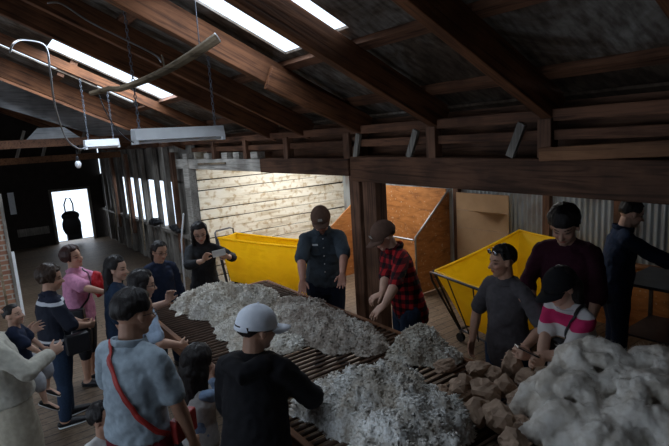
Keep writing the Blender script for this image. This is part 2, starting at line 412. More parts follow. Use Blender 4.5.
# rafters
ry = [.9, 1.93, 2.95, 3.98, 4.95, 5.72, 7.45, 9.0]+[9.0+1.2*i for i in range(1, 6)]
for i, y in enumerate(ry):
    x0 = XR; x1 = 3.3
    L = (x1-x0)/math.cos(ang)
    h = .27 if y == 9.0 else (.12 if y == 7.45 else .21); w = .085 if i < 4 else .07
    cx = (x0+x1)/2; cz = zr(cx)-.05-h/2/math.cos(ang)
    me = MB().box((0, 0, 0), (L, w, h))
    o = struct('rafter', me, M['rafter'], bevel=.006); o.location = (cx, y, cz); o.rotation_euler = (0, ang, random.uniform(-.008, .008))
    L2 = 3.1/math.cos(ang); o = struct('rafter', MB().box((0, 0, 0), (L2, w, h)), M['rafter']); o.location = (XR-1.55, y, zr(XR)-.73-.16); o.rotation_euler = (0, -ang, 0)
# a lapped splice board on the fourth rafter
o = struct('rafter_splice', MB().box((0, 0, 0), (1.2, .05, .2)), M['rafter'], bevel=.006); o.location = (2.75, 3.90, zr(2.75)-.21); o.rotation_euler = (0, ang-.05, .02)
for x in (.35, 1.35, 2.42, 3.1):
    segs = [(-2.4, 16.3)] if x != 1.35 else []
    if x == 1.35: segs = [(-2.4, 2.8), (3.85, 6.25), (7.42, 7.9), (8.5, 9.5), (10.2, 16.3)]
    if x == 2.42: segs = [(-2.4, 9.5), (10.2, 16.3)]
    for a, b in segs:
        o = struct('purlin', MB().box((0, 0, 0), (.09, b-a, .05)), M['plate']); o.location = (x, (a+b)/2, zr(x)-.03); o.rotation_euler = (0, ang, 0)
# the wall line x = 3.2 : main beam, plate, studs, posts
bx = 3.24
o = struct('beam', MB().box((0, 0, 0), (.2, 6.1, .25)), M['beam'], bevel=.012); o.location = (bx, 1.0, 2.18); o.rotation_euler = (.013, 0, 0)
struct('beam_far', MB().box((bx-.02, 5.05, 2.235), (.13, 1.9, .185)), M['beam'], bevel=.01)
struct('beam_white', MB().box((bx-.02, 7.65, 2.235), (.13, 3.3, .17)), M['beam_pale'], bevel=.01)
o = struct('beam_batten', MB().box((0, 0, 0), (.02, 1.1, .03)), M['stick'], bevel=.003); o.location = (bx-.1, 7.6, 2.25); o.rotation_euler = (-.02, 0, 0)
struct('wall_plate', MB().box((bx, 6.2, 2.60), (.14, 16.6, .08)), M['plate'], bevel=.006)
struct('wall_plate', MB().box((bx-.02, 3.2, 2.47), (.07, 10.6, .07)), M['plate'], bevel=.006)
struct('wall_upper_boards', MB().box((3.42, 3.6, 2.47), (.02, 12.0, .5)), M['beam'])
for y in (.95, 1.93, 2.95, 4.1, 5.3, 6.4, 7.5):
    struct('wall_stud', MB().box((bx-.05, y, 2.45), (.09, .1, .26)), M['stud'], bevel=.005)
for y, dy in ((2.1, .1), (3.12, .1), (3.98-.08, .07)):
    b = MB().bar((bx-.08, y+dy, 2.33), (bx-.08, y, 2.56), .03, .06); struct('wall_brace', b, M['palewood'])
for px in (186, 208, 226, 238, 256):
    p = onx(px, 151, 3.2); struct('beam_block', MB().box((bx-.02, p.y, 2.37), (.12, .2, .09)), M['beam_pale'], bevel=.006)
struct('wall_block', MB().bar((bx-.1, 1.95, 2.345), (bx-.1, .2, 2.41), .05, .09), M['rail'], bevel=.006)
# posts
struct('post', MB().box((3.26, 4.06, 1.27), (.15, .16, 2.54)), M['stud'], bevel=.012)
struct('post', MB().box((3.28, 3.85, 1.05), (.15, .2, 2.1)), M['stud'], bevel=.012)
p = MB().box((3.2, 8.75, 1.16), (.14, .26, 2.32), Matrix.Rotation(.01, 3, 'X')); struct('post_white', p, M['beam_pale'], bevel=.01)
struct('post', MB().box((3.25, -.9, 1.1), (.17, .2, 2.2)), M['stud'], bevel=.01)
# tie beam and grey gable boards
struct('tie_beam', MB().box((0, 9.6, 2.74), (6.8, .14, .13)), M['beam'])
mb = MB()
def gz(x): return zr(x)-.30
mb.add([(x, y, z) for y in (9.62, 9.66) for x, z in ((-.7, gz(-.7)), (3.1, gz(3.1)), (2.6, 2.8), (2.0, 2.8), (-.7, gz(-.7)-.55))],
       [(0, 1, 2, 3, 4), (9, 8, 7, 6, 5), (0, 5, 6, 1), (1, 6, 7, 2), (2, 7, 8, 3), (3, 8, 9, 4), (4, 9, 5, 0)])
struct('gable_boards', mb, M['greyboard'])
mb = MB().add([(x, y, z) for y in (9.9, 9.94) for x, z in ((.9, 2.8), (1.1, 3.0), (1.5, 3.0), (1.75, 2.8))], [(0, 3, 2, 1), (4, 5, 6, 7), (0, 1, 5, 4), (1, 2, 6, 5), (2, 3, 7, 6), (3, 0, 4, 7)])
struct('gable_boards', mb, M['greyboard'])
mb = MB()
for y in (13.2, 15.2): mb.box((0, y, 2.45), (6.4, .12, .14))
struct('tie_beam', mb, M['rail'])
for x, z0 in ((.95, 2.5), (1.45, 2.5), (2.2, 2.55)):
    struct('brace', MB().bar((x, 13.2, 2.45), (x+.25, 13.2, 3.1), .06, .06), M['palewood'])
# brick pier, far left
struct('pier_brick', MB().box((-.18, 10.2, .98), (1.14, .4, 1.96)), M['brick'], bevel=.01)
struct('trim_2', MB().box((.41, 10.0, .98), (.05, .05, 1.96)), M['palewood'])

# ================================================================== FURNITURE AND STORES
TZ = .85
def wool_table():
    t = empty('wool_table', (2.075, 3.2, 0), label='long slatted wool-sorting table with brown side rails running down the shed', cat='table')
    def L(x, y, z): return (x-2.075, y-3.2, z)
    y0, y1 = .75, 5.45
    for x in (1.33, 2.82): MB().box(L(x, (y0+y1)/2, TZ-.075), (.045, y1-y0, .15)).build('side_rail', M['table_rail'], t, bevel=.006)
    for y in (y0, y1): MB().box(L(2.075, y, TZ-.075), (1.45, .045, .15)).build('end_rail', M['table_rail'], t, bevel=.006)
    for x in (1.42, 2.73):
        for y in (y0+.1, 3.1, y1-.1): MB().box(L(x, y, .37), (.08, .08, .74)).build('leg', M['table_rail'], t, bevel=.006)
    for x in (1.385, 2.765): MB().box(L(x, (y0+y1)/2, TZ-.045), (.06, y1-y0-.05, .03)).build('slat_ledge', M['rail'], t)
    for y in (1.8, 3.9): MB().box(L(2.075, y, TZ-.12), (1.44, .05, .09)).build('cross_bearer', M['dark'], t)
    me = MB().sweep([(-.72, 0, 0), (.72, 0, 0)], .0115, n=8, cap=False).mesh('slat', True); me.materials.append(M['slat'])
    y = y0+.06
    while y < y1-.03:
        o = D.objects.new('slat', me); COL.objects.link(o); o.parent = t
        o.location = L(2.075, y, TZ-.012); o.rotation_euler = (random.uniform(0, 6), 0, random.uniform(-.003, .003)); y += .062
wool_table()

def fbm(x, y, s, seed=0.):
    return noise.fractal(Vector((x*s, y*s, seed)), 1.0, 2.0, 4)
def fleece(name, label, blobs, mat, ntuft, seed, amp=.032, tl=(.009, .024), tr=(.006, .0135), step=.014, zb=TZ, group=None):
    """mound of fleece: blobs = (x, y, rx, ry, height, turn)."""
    r = random.Random(seed)
    x0 = min(b[0]-max(b[2], b[3]) for b in blobs)-.03; x1 = max(b[0]+max(b[2], b[3]) for b in blobs)+.03
    y0 = min(b[1]-max(b[2], b[3]) for b in blobs)-.03; y1 = max(b[1]+max(b[2], b[3]) for b in blobs)+.03
    cx, cy = (x0+x1)/2, (y0+y1)/2
    def H(x, y):
        x2 = x+.05*fbm(x, y, 6, seed+9.); y2 = y+.05*fbm(x, y, 6, seed+5.); s = 0; best = -1
        for (bx_, by_, rx, ry_, h, tn) in blobs:
            dx, dy = x2-bx_, y2-by_; c, sn = math.cos(tn), math.sin(tn)
            d = ((dx*c+dy*sn)/rx)**2+((-dx*sn+dy*c)/ry_)**2
            if d < 1: v = h*(1-d)**.55; s += v**3
        if s <= 0: return -.02
        z = s**(1/3)
        return z + amp*(fbm(x, y, 8, seed)*1.2+.9*(.35-1.7*abs(fbm(x, y, 13, seed+7.)))+fbm(x, y, 26, seed+3.)*.5)*min(1, z/.05)
    nx = int((x1-x0)/step); ny = int((y1-y0)/step); Z = [[H(x0+i*step, y0+j*step) for j in range(ny+1)] for i in range(nx+1)]
    mb = MB(); idx = {}
    def vid(i, j):
        if (i, j) not in idx:
            idx[(i, j)] = len(mb.v); mb.v.append((x0+i*step-cx, y0+j*step-cy, max(Z[i][j], .003)))
        return idx[(i, j)]
    live = []
    for i in range(nx):
        for j in range(ny):
            q = (Z[i][j], Z[i+1][j], Z[i+1][j+1], Z[i][j+1])
            if max(q) > .004:
                mb.f.append((vid(i, j), vid(i+1, j), vid(i+1, j+1), vid(i, j+1)))
                if max(q) > .02: live.append((i, j))
    nb = len(mb.f)
    # bottom
    for k in range(ntuft):
        i, j = r.choice(live); u, v = r.random(), r.random()
        z = Z[i][j]; gx = (Z[i+1][j]-Z[i][j])/step; gy = (Z[i][j+1]-Z[i][j])/step
        n = Vector((-gx, -gy, 1)).normalized()
        p = Vector((x0+(i+u)*step-cx, y0+(j+v)*step-cy, max(z, .004)-.004))
        d = (n+Vector((r.gauss(0, .55), r.gauss(0, .55), r.gauss(0, .3)))).normalized()
        if d.z < -.1: d.z = .1
        cv = Vector((r.gauss(0, 1), r.gauss(0, 1), r.gauss(-.2, .5))).normalized()
        ln = r.uniform(*tl); rd = r.uniform(*tr)
        a = d.orthogonal().normalized(); b = d.cross(a); base = len(mb.v)
        for m_, (tt, rr) in enumerate(((0, 1), (.4, .95), (.75, .6))):
            q = p+d*ln*tt+cv*ln*.5*tt*tt
            for t3 in range(3):
                th = t3*2.094; mb.v.append(tuple(q+(a*math.cos(th)+b*math.sin(th))*rd*rr))
        mb.v.append(tuple(p+d*ln*.95+cv*ln*.65))
        for m_ in range(2):
            for t3 in range(3):
                e = base+m_*3; mb.f.append((e+t3, e+(t3+1) % 3, e+3+(t3+1) % 3, e+3+t3))
        for t3 in range(3): mb.f.append((base+6+t3, base+6+(t3+1) % 3, base+9))
    o = link(name, mb.mesh(name, True), M[mat], None, label=label, cat='fleece', group=group); o.location = (cx, cy, zb+.004)
    return o
fleece('wool_fleece', 'grey cream fleece heaped at the far left end of the wool table',
       [(1.86, 5.12, .28, .28, .14, 0), (1.95, 4.85, .34, .38, .22, .3), (2.25, 4.75, .30, .30, .17, 0), (1.70, 5.22, .16, .12, .08, 0), (1.88, 4.45, .20, .30, .12, 0)], 'wool1', 5200, 1)
fleece('wool_fleece', 'pale cream fleece trailing in a curl beside the white cap on the table',
       [(1.76, 4.05, .16, .26, .10, .2), (1.66, 3.70, .12, .22, .08, 0), (1.92, 3.72, .20, .22, .09, 0), (2.0, 4.15, .28, .26, .13, 0), (1.93, 3.48, .16, .12, .08, 0), (1.52, 3.50, .10, .08, .05, 0)], 'wool2', 4600, 2)
fleece('wool_fleece', 'brown-tipped grey fleece spread in front of the two capped men',
       [(2.42, 4.05, .30, .36, .13, 0), (2.35, 3.70, .32, .32, .15, 0), (2.38, 3.30, .28, .34, .13, 0), (2.22, 3.50, .17, .22, .08, .4), (2.42, 3.0, .16, .16, .07, 0), (2.52, 4.35, .16, .14, .07, 0)], 'wool3', 5200, 3)
fleece('wool_fleece', 'small mottled grey fleece heaped at the table edge beside the plaid shirt',
       [(2.63, 2.62, .20, .20, .19, 0), (2.52, 2.66, .16, .14, .12, 0), (2.66, 2.45, .13, .12, .08, 0)], 'wool1', 2300, 4)
fleece('wool_fleece', 'large white fleece mound piled high on the near part of the table',
       [(1.90, 2.22, .30, .34, .25, 0), (1.70, 2.25, .24, .26, .19, 0), (1.92, 1.92, .26, .26, .20, 0), (1.60, 2.50, .17, .18, .10, .3), (1.80, 2.64, .12, .16, .06, .6), (1.66, 1.80, .30, .32, .22, 0), (1.92, 2.50, .18, .16, .09, 0)], 'wool5', 7500, 5, amp=.042, tl=(.008, .022), tr=(.005, .0125))
fleece('wool_scrap', 'small loose scrap of white wool lying on the far slats', [(1.60, 5.02, .10, .03, .025, .5)], 'wool2', 90, 8, step=.01)

def combed_wool():
    r = random.Random(5); mb = MB(); c0 = Vector((2.62, 1.30, TZ))
    bl = [(2.42, 1.42, .22, .24, .28), (2.70, 1.40, .26, .24, .40), (2.86, 1.14, .22, .30, .36), (2.62, 1.08, .28, .26, .34), (2.34, 1.18, .16, .18, .18)]
    def H(x, y):
        z = 0
        for bx_, by_, rx, ry_, h in bl:
            d = ((x-bx_)/rx)**2+((y-by_)/ry_)**2
            if d < 1: z = max(z, h*(1-d)**.5)
        return z
    for b in bl: mb.ell((b[0]-c0.x, b[1]-c0.y, b[4]*.40), (b[2]*.85, b[3]*.85, b[4]*.46))
    for k in range(52):
        b = r.choice(bl); x = b[0]+r.uniform(-.8, .8)*b[2]; y = b[1]+r.uniform(-.8, .8)*b[3]; a = r.uniform(0, 6.28); pts = []; R = r.uniform(.035, .068)
        for s in range(r.randint(4, 7)):
            z = H(x, y); pts.append((x-c0.x, y-c0.y, max(z+R*.35, R))); a += r.uniform(-.6, .6); x += .055*math.cos(a); y += .055*math.sin(a)
            if not (2.1 < x < 3.08 and .75 < y < 1.72): break
        if len(pts) > 2: mb.sweep(pts, [R*(.75+.4*math.sin(PI*i/(len(pts)-1))) for i in range(len(pts))], n=10)
    me = remesh(mb, .009, 3, [(.06, .02), (.02, .008)])
    o = link('wool_fleece', me, M['wool6'], None, label='soft creamy combed wool heaped in thick rolls at the near right corner', cat='fleece'); o.location = c0+Vector((.07, -.03, .0))
    # wispy fibres standing off the rolls
    vs = me.vertices; fz = MB()
    for k in range(5000):
        v = vs[r.randrange(len(vs))]
        if v.co.z < .02: continue
        p = v.co; n = (v.normal+Vector((r.gauss(0, .6), r.gauss(0, .6), r.gauss(0, .6)))).normalized(); ln = r.uniform(.01, .03); a = n.orthogonal().normalized()*.0011; q = Vector((r.gauss(0, .006), r.gauss(0, .006), r.gauss(0, .006)))
        b = n.cross(a)
        fz.add([p+a, p-a*.5+b*.8, p-a*.5-b*.8, p+n*ln+q], [(0, 1, 3), (1, 2, 3), (2, 0, 3)])
    fz.build('wispy_fibre', M['wool6'], o, kind='stuff')
combed_wool()

# crumpled brown paper bundles
def bundle(px, py, r, seed, label, sq=(1, 1, .82), printed=False, turn=0.):
    rr = random.Random(seed); bm = bmesh.new(); bmesh.ops.create_icosphere(bm, subdivisions=3, radius=1)
    facets = [Vector((rr.gauss(0, 1), rr.gauss(0, 1), rr.gauss(0, 1))).normalized() for _ in range(22)]; ds = [rr.uniform(.70, .95) for _ in facets]
    for v in bm.verts:
        d = v.co.normalized(); q = 1.06
        for f_, dd in zip(facets, ds):
            c = d.dot(f_)
            if c > .2: q = min(q, dd/c)
        n = noise.fractal(d*2.2+Vector((seed*3.1, 0, 0)), 1, 2, 4); rid = abs(noise.noise(d*4.5+Vector((seed, 1, 2))))
        q *= 1+.16*n-.16*max(0, .12-rid)/.12+(.16 if d.z > .93 else 0)
        v.co = Vector((d.x*q*r*sq[0], d.y*q*r*sq[1], d.z*q*r*sq[2]))
    me = D.meshes.new('paper_bundle'); bm.to_mesh(me); bm.free()
    zmin = min(v.co.z for v in me.vertices)
    p = onz(px, py, TZ+r*.7)
    o = link('paper_bundle', me, M['paper'], None, label=label, cat='bundle', group='brown paper bundles on the wool table')
    o.location = (p.x, p.y, TZ+.004-zmin*.985); o.rotation_euler = (0, 0, turn)
    if printed:
        tr = BVHTree.FromPolygons([v.co for v in me.vertices], [tuple(f.vertices) for f in me.polygons]); mk = MB()
        to = Vector((-.45, -.75, .5)).normalized(); to.rotate(Matrix.Rotation(-turn, 3, 'Z')); sd = to.cross(Vector((0, 0, 1))).normalized(); up = sd.cross(to)
        for row in range(4):
            for c_ in range(5):
                if rr.random() < .25: continue
                q = to*.3+sd*(.018*(c_-2))+up*(.02*(row-1.5)); h = tr.ray_cast(q, -to)
                if h[0]:
                    w = Vector(h[0])+h[1]*.0015; n_ = h[1]; s2 = sd-sd.dot(n_)*n_; s2.normalize(); u2 = n_.cross(s2)
                    mk.add([w+s2*.006+u2*.002, w-s2*.006+u2*.002, w-s2*.006-u2*.002, w+s2*.006-u2*.002], [(0, 1, 2, 3)])
        mk.build('printed_mark', M['ink'], o, label='faded dark printed marks')
    return o
BL = [  # px, py, radius, label
 (445, 366, .085, 'longish crumpled brown paper bundle, farthest and leftmost of the pile', (1.35, .8, .6), False),
 (462, 389, .095, 'crumpled brown paper bundle with dark printed marks on its side', (1.0, 1.1, .85), True),
 (479, 371, .085, 'brown paper bundle in the back row, right behind the printed one', (1.2, .9, .8), False),
 (493, 374, .075, 'low brown paper bundle in the back row, between two taller ones', (1.1, .9, .7), False),
 (512, 370, .085, 'upright brown paper bundle nearest the grey-shirted man with sunglasses', (.9, .9, 1.1), False),
 (527, 381, .080, 'brown paper bundle in front of the striped-shirted woman\'s hands', (1, 1, .95), False),
 (544, 378, .085, 'rightmost brown paper bundle, beneath the phone hand', (1.1, 1, .85), False),
 (440, 393, .075, 'small brown paper bundle at the left side, touching the white fleece', (1, 1, .8), False),
 (453, 409, .080, 'brown paper bundle at the left front, below the printed one', (1.1, 1, .9), False),
 (486, 394, .100, 'large pointed brown paper bundle in the middle of the pile', (1.1, 1, .85), False),
 (505, 390, .075, 'brown paper bundle right of the large pointed one', (1, 1, .95), False),
 (478, 413, .095, 'round brown paper bundle at the front centre of the pile', (1, 1.1, .9), False),
 (500, 420, .100, 'peaked brown paper bundle at the front, left of the combed wool', (1, 1, .95), False),
 (519, 405, .085, 'brown paper bundle right behind the peaked front one', (1, 1, .9), False),
 (537, 397, .085, 'brown paper bundle leaning against the back of the combed wool', (1, 1, .9), False),
 (521, 428, .075, 'half hidden brown paper bundle squeezed against the combed wool', (1, 1, .8), False),
 (512, 442, .085, 'nearest brown paper bundle, cut by the bottom of the photo', (1.1, 1, .8), False)]
for i, (px, py, r, lb, sq, pr) in enumerate(BL): bundle(px, py, r*1.02, i+3, lb, sq, pr, i*1.3)

# yellow canvas wool bins
def wool_bin(label, corners, zb, zr_, taper, hoop_end, zr_far=None, hoop_z=.10):
    """corners: four rim corners (x, y) in order; the body narrows to the floor frame."""
    cs = [Vector((x, y, 0)) for x, y in corners]; c = sum(cs, Vector())/4
    t = empty('wool_bin', (c.x, c.y, 0), label=label, cat='bin'); rim = [q-c for q in cs]
    zz = [zr_, zr_, zr_far or zr_, zr_far or zr_]
    bot = [Vector((q.x*taper[0], q.y*taper[1], 0)) for q in rim]
    mb = MB(); NS, NV = 12, 8
    def grid(off):
        vs = []
        for s in range(4):
            for k in range(NS):
                f_ = k/NS; a = rim[s].lerp(rim[(s+1) % 4], f_); b = bot[s].lerp(bot[(s+1) % 4], f_); za = zz[s]*(1-f_)+zz[(s+1) % 4]*f_
                for v in range(NV+1):
                    u = v/NV; p = a.lerp(b, u); z = za*(1-u)+zb*u
                    sag = math.sin(PI*f_)*math.sin(PI*min(1, u*1.1))*.03
                    n = Vector((a.x, a.y, 0)).normalized(); z -= math.sin(PI*f_)*.018*(1-u)
                    p = p+n*(sag-off); vs.append((p.x, p.y, z))
        return vs
    nn = NV+1; tot = 4*NS
    for off in (0, .012):
        vs = grid(off); fs = []
        for k in range(tot):
            for v in range(NV):
                a, b = k*nn+v, ((k+1) % tot)*nn+v; q = (a, b, b+1, a+1); fs.append(q if off else q[::-1])
        mb.add(vs, fs)
    T = tot*nn
    for k in range(tot): a, b = k*nn, ((k+1) % tot)*nn; mb.f.append((a, b, b+T, a+T))
    for off, o_ in ((0, 0), (1, T)): mb.f.append(tuple(o_+k*nn+NV for k in range(tot)))
    mb.build('canvas_hopper', M['canvas'], t, smooth=False)
    # hem roll on the rim
    top = [Vector((rim[i].x, rim[i].y, zz[i])) for i in range(4)]
    for i in range(4):
        a, b = top[i], top[(i+1) % 4]; m = (a+b)/2-Vector((0, 0, .018))
        MB().sweep([a, a.lerp(m, .5)+Vector((0, 0, -.004)), m, m.lerp(b, .5)+Vector((0, 0, -.004)), b], .017, n=8).build('rim_hem', M['canvas'], t, smooth=True)
    # frame
    base = [Vector((q.x*1.0*(taper[0]+.06), q.y*(taper[1]+.06), .16)) for q in rim]
    for i in range(4):
        MB().sweep([top[i]*1.02+Vector((0, 0, -.01)), base[i]], .014, n=8).build('frame_leg', M['darkmetal'], t, smooth=True)
        MB().sweep([base[i], base[(i+1) % 4]], .014, n=8).build('base_rail', M['darkmetal'], t, smooth=True)
        wv = MB(); p = base[i]; wv.sweep([p+Vector((-.02, 0, -.10)), p+Vector((.02, 0, -.10))], .055, n=16, cap=False)
        MB().bar(p, p-Vector((0, 0, .08)), .03, .03).build('castor_fork', M['metal'], t)
        wv.build('wheel', M['rubber'], t)
    # stays along the two long sides
    for s in (0, 2):
        a, b = top[s], top[(s+1) % 4]; c_, d_ = base[s], base[(s+1) % 4]
        for f0, f1 in ((.30, .42), (.72, .60)):
            p0 = a.lerp(b, f0)*1.02; p1 = c_.lerp(d_, f1)*1.06; p0.z -= .03; p0 += Vector((p0.x, p0.y, 0)).normalized()*.02; p1 += Vector((p1.x, p1.y, 0)).normalized()*.04
            MB().sweep([p0, p1], .008, n=6).build('stay_rod', M['darkmetal'], t, smooth=True)
    # push handle hoop
    hz = hoop_z
    i, j = hoop_end; a, b = top[i], top[j]; mid = (a+b)/2; out = Vector((mid.x, mid.y, 0)).normalized()
    pts = [base[i]*1.02, a*1.0+out*.05-Vector((0, 0, .1)), a+out*.07+Vector((0, 0, hz-.02)), a.lerp(b, .12)+out*.10+Vector((0, 0, hz)), a.lerp(b, .88)+out*.10+Vector((0, 0, hz)), b+out*.07+Vector((0, 0, hz-.02)), b+out*.05-Vector((0, 0, .1)), base[j]*1.02]
    MB().sweep(pts, .015, n=8).build('push_handle', M['darkmetal'], t, smooth=True)
    return t
wool_bin('yellow canvas wool bin on a wheeled frame standing behind the capped men', [(3.70, 8.15), (3.30, 8.0), (3.95, 5.85), (4.35, 6.0)], .22, .98, (.8, .9), (0, 1))
wool_bin('yellow canvas wool bin tilted open before the cardboard, beside the sunglasses man', [(4.12, 3.05), (4.33, 4.05), (5.95, 4.0), (5.72, 2.95)], .22, .90, (.62, .6), (0, 1), zr_far=1.14, hoop_z=.02)

# plywood bays
def plypanel(label, mb, rail=None, **k):
    o = mb.build('plywood_partition', M['ply'], None, label=label, cat='partition', bevel=.003)
    if rail: MB().sweep(rail, .016, n=8).build('edge_rail', M['metal'], o, smooth=True, label='galvanised pipe edging')
    return o
def side_poly(y, x0, xk, z_low, z_hi, x1):
    vs = [(x, yy, z) for yy in (y, y+.02) for x, z in ((x0, .02), (x1, .02), (x1, z_hi), (xk, z_hi), (x0, z_low))]
    return MB().add(vs, [(0, 1, 2, 3, 4), (9, 8, 7, 6, 5), (0, 5, 6, 1), (1, 6, 7, 2), (2, 7, 8, 3), (3, 8, 9, 4), (4, 9, 5, 0)])
plypanel('orange plywood bay side with a slanting pipe-capped edge, left of the cardboard', side_poly(5.48, 5.44, 6.22, .94, 1.57, 6.24), [(5.44, 5.47, .06), (5.44, 5.47, .94), (6.23, 5.47, 1.60)])
plypanel('orange plywood bay side with slanting top seen left of the post', side_poly(7.2, 4.75, 5.95, .75, 1.58, 6.24))
o = plypanel('upright orange plywood sheet lining the back of the bay behind the plaid shirt', MB().box((XB-.03, 6.36, .81), (.02, 1.66, 1.60)))
MB().sweep([(5.42, 5.50, .90), (5.42, 6.2, .90)], .016, n=8).build('bay_rail', M['metal'], None, smooth=True, label='short horizontal pipe rail in front of the plywood bay', cat='rail')
# cardboard sheets leaning on the back wall
mb = MB().box((XB-.08, 4.80, .90), (.015, .95, 1.34)); c = mb.build('cardboard_sheet', M['cardboard'], None, label='tall opened cardboard box standing against the iron wall', cat='cardboard')
for z in (.62, 1.02, 1.30): MB().box((XB-.091, 4.8, z), (.004, .93, .006)).build('crease', M['paper'], c)
o = MB().box((0, 0, 0), (.24, .50, .008), Matrix.Rotation(.25, 3, 'Y')).build('box_flap', M['cardboard'], c); o.location = (XB-.2, 4.62, 1.32)
mb = MB().box((XB-.14, 4.72, .34), (.015, 1.0, .66), Matrix.Rotation(.06, 3, 'Y')); c2 = mb.build('cardboard_sheet', M['cardboard'], None, label='low wide cardboard sheet leaning in front of the taller one', cat='cardboard')
MB().box((XB-.15, 4.72, .45), (.016, .98, .005)).build('crease', M['paper'], c2)
# work stand beside the man in overalls
t = empty('work_stand', (5.75, 1.95, 0), label='dark metal work stand beside the man in navy overalls', cat='stand')
for dx in (-.35, .35):
    for dy in (-.55, .45): MB().box((dx, dy, .42), (.035, .035, .84)).build('leg', M['darkmetal'], t)
MB().box((0, -.05, .855), (.78, 1.08, .03)).build('worktop', M['darkmetal'], t)
MB().box((0, -.05, .3), (.72, 1.0, .02)).build('lower_shelf', M['darkmetal'], t)
mb = MB(); mb.ell((0, 0, .07), (.09, .12, .08)); mb.ell((.03, .06, .12), (.05, .06, .07)); mb.ell((-.02, -.08, .1), (.06, .05, .06))
o = link('plastic_bag', remesh(mb, .008, 2, [(.03, .02)]), M['white'], None, label='small crumpled white bag on the work stand beside the overalls', cat='bag'); o.location = (5.72, 1.58, .885)

# hanging lamps
def fitting(name, label, x0, x1, y, z, ch, depth=.17):
    t = empty(name, ((x0+x1)/2, y, z), label=label, cat='light fixture'); L = x1-x0
    b = MB().add([(sx*L/2, sy*w, zz_) for sx in (-1, 1) for (sy, w, zz_) in ((-1, depth/2, 0), (1, depth/2, 0), (1, depth*.36, .10), (-1, depth*.36, .10))], [(0, 3, 2, 1), (4, 5, 6, 7), (0, 1, 5, 4), (1, 2, 6, 5), (2, 3, 7, 6), (3, 0, 4, 7)])
    b.build('housing', M['white'], t, bevel=.004)
    for dy in (-.03, .03): MB().sweep([(-L/2+.03, dy, -.016), (L/2-.03, dy, -.016)], .013, n=10).build('fluorescent_tube', M['tube'], t, smooth=True)
    for sx in (-1, 1): MB().box((sx*(L/2-.012), 0, -.012), (.024, depth*.9, .04)).build('end_cap', M['white'], t)
    me = MB()
    for k in range(8): a, b_ = 2*PI*k/8, 2*PI*(k+1)/8; me.sweep([(.011*math.cos(a), 0, .021*math.sin(a)), (.011*math.cos(b_), 0, .021*math.sin(b_))], .0042, n=5, cap=False)
    for sx, hh in zip((-1, 1), ch):
        x = sx*(L/2-.06); mb = MB(); z = .102; i = 0
        while z < hh:
            rot = Matrix.Rotation(PI/2*(i % 2), 3, 'Z'); mb.add([rot @ Vector(v)+Vector((x, 0, z)) for v in me.v], me.f); z += .034; i += 1
        mb.build('chain', M['chain'], t)
    return t
def ch(x0, x1, z): return (zr(x0)-.05-z, zr(x1)-.05-z)
fitting('strip_light', 'white twin-tube strip light hanging on chains under the rafters, the nearer one', 1.22, 2.04, 4.6, 2.62, ch(1.25, 2.0, 2.62))
fitting('strip_light', 'small far strip light hanging beside the larger one', 1.44, 1.90, 8.0, 2.62, ch(1.47, 1.87, 2.62))
# bent pole hung across the rafters
A, B = ony(90, 97, 3.7), ony(217, 38, 3.4)
pts = [A.lerp(B, f_)+Vector((0, 0, -.055*math.sin(PI*f_)+(.02 if f_ < .15 else 0))) for f_ in [i/14 for i in range(15)]]
mb = MB().sweep(pts, [(.018+.02*(i/14), .015+.022*(i/14)) for i in range(15)], side=(0, 1, 0), n=8, cap=False)
o = mb.build('bent_pole', M['stick'], None, smooth=False, label='curved wooden pole with a pale square-cut end hanging under the rafters', cat='pole', bevel=.002)
dv = (pts[-1]-pts[-2]).normalized()
MB().sweep([pts[-1], pts[-1]+dv*.008], (.036, .036), side=(0, 1, 0), n=8, cap=False).build('cut_end', M['white'], o, label='white painted sawn end')
MB().sweep([pts[8]+Vector((0, 0, .02)), pts[8]+Vector((-.01, 0, .10))], .006, n=6).build('peg', M['stick'], o)
# suspension rope for the pole
top = pts[-3]; MB().sweep([top+Vector((0, 0, .02)), Vector((top.x, top.y, zr(top.x)-.02))], .004, n=6).build('hanging_cord', M['chain'], o)
# electric cable across the roof and its dangling loop with a bulb
def cable(label, pts, r, mat, name='electric_cable'):
    P = [Vector(p) for p in pts]; out = []
    for i in range(len(P)-1):
        p0, p1, p2, p3 = P[max(i-1, 0)], P[i], P[i+1], P[min(i+2, len(P)-1)]
        for k in range(6):
            t_ = k/6; out.append(.5*((2*p1)+(p2-p0)*t_+(2*p0-5*p1+4*p2-p3)*t_*t_+(3*p1-p0-3*p2+p3)*t_**3))
    out.append(P[-1]); return MB().sweep(out, r, n=6).build(name, mat, None, smooth=True, label=label, cat='cable')
cable('pale electric cable running along the dark rafter above the bent pole', [ony(48, 3, 4.3), ony(62, 4, 4.3), ony(90, 22, 4.3), ony(130, 42, 4.3), ony(155, 55, 4.3), ony(161, 62, 4.3)], .007, M['metal'])
cable('grey cable loop drooping from the roof to the small far strip light', [ony(10, 52, 6.5), ony(14, 43, 6.5), ony(25, 40, 6.6), ony(45, 46, 6.8), ony(50, 70, 7), ony(55, 105, 7.4), ony(66, 138, 7.8), ony(80, 149, 8.0), ony(90, 144, 8.0)], .012, M['metal'])
cable('thin dark cable dangling between the two strip lights', [ony(98, 92, 4.6), ony(106, 112, 4.6), ony(120, 133, 4.6), ony(136, 143, 4.6), ony(150, 138, 4.6), ony(161, 131, 4.6)], .005, M['black'])
p = ony(78, 163, 8.0)
t = empty('pendant_bulb', p, label='bare pear-shaped bulb hanging on a cord above the pink-shirted woman', cat='light bulb')
MB().ell((0, 0, -.02), (.042, .042, .055)).build('bulb', M['tube'], t, smooth=True)
MB().sweep([(0, 0, .03), (0, 0, .08)], .02, n=10).build('socket', M['black'], t, smooth=True)
MB().sweep([(0, 0, .08), (.0, 0, .28)], .005, n=6).build('cord', M['black'], t)
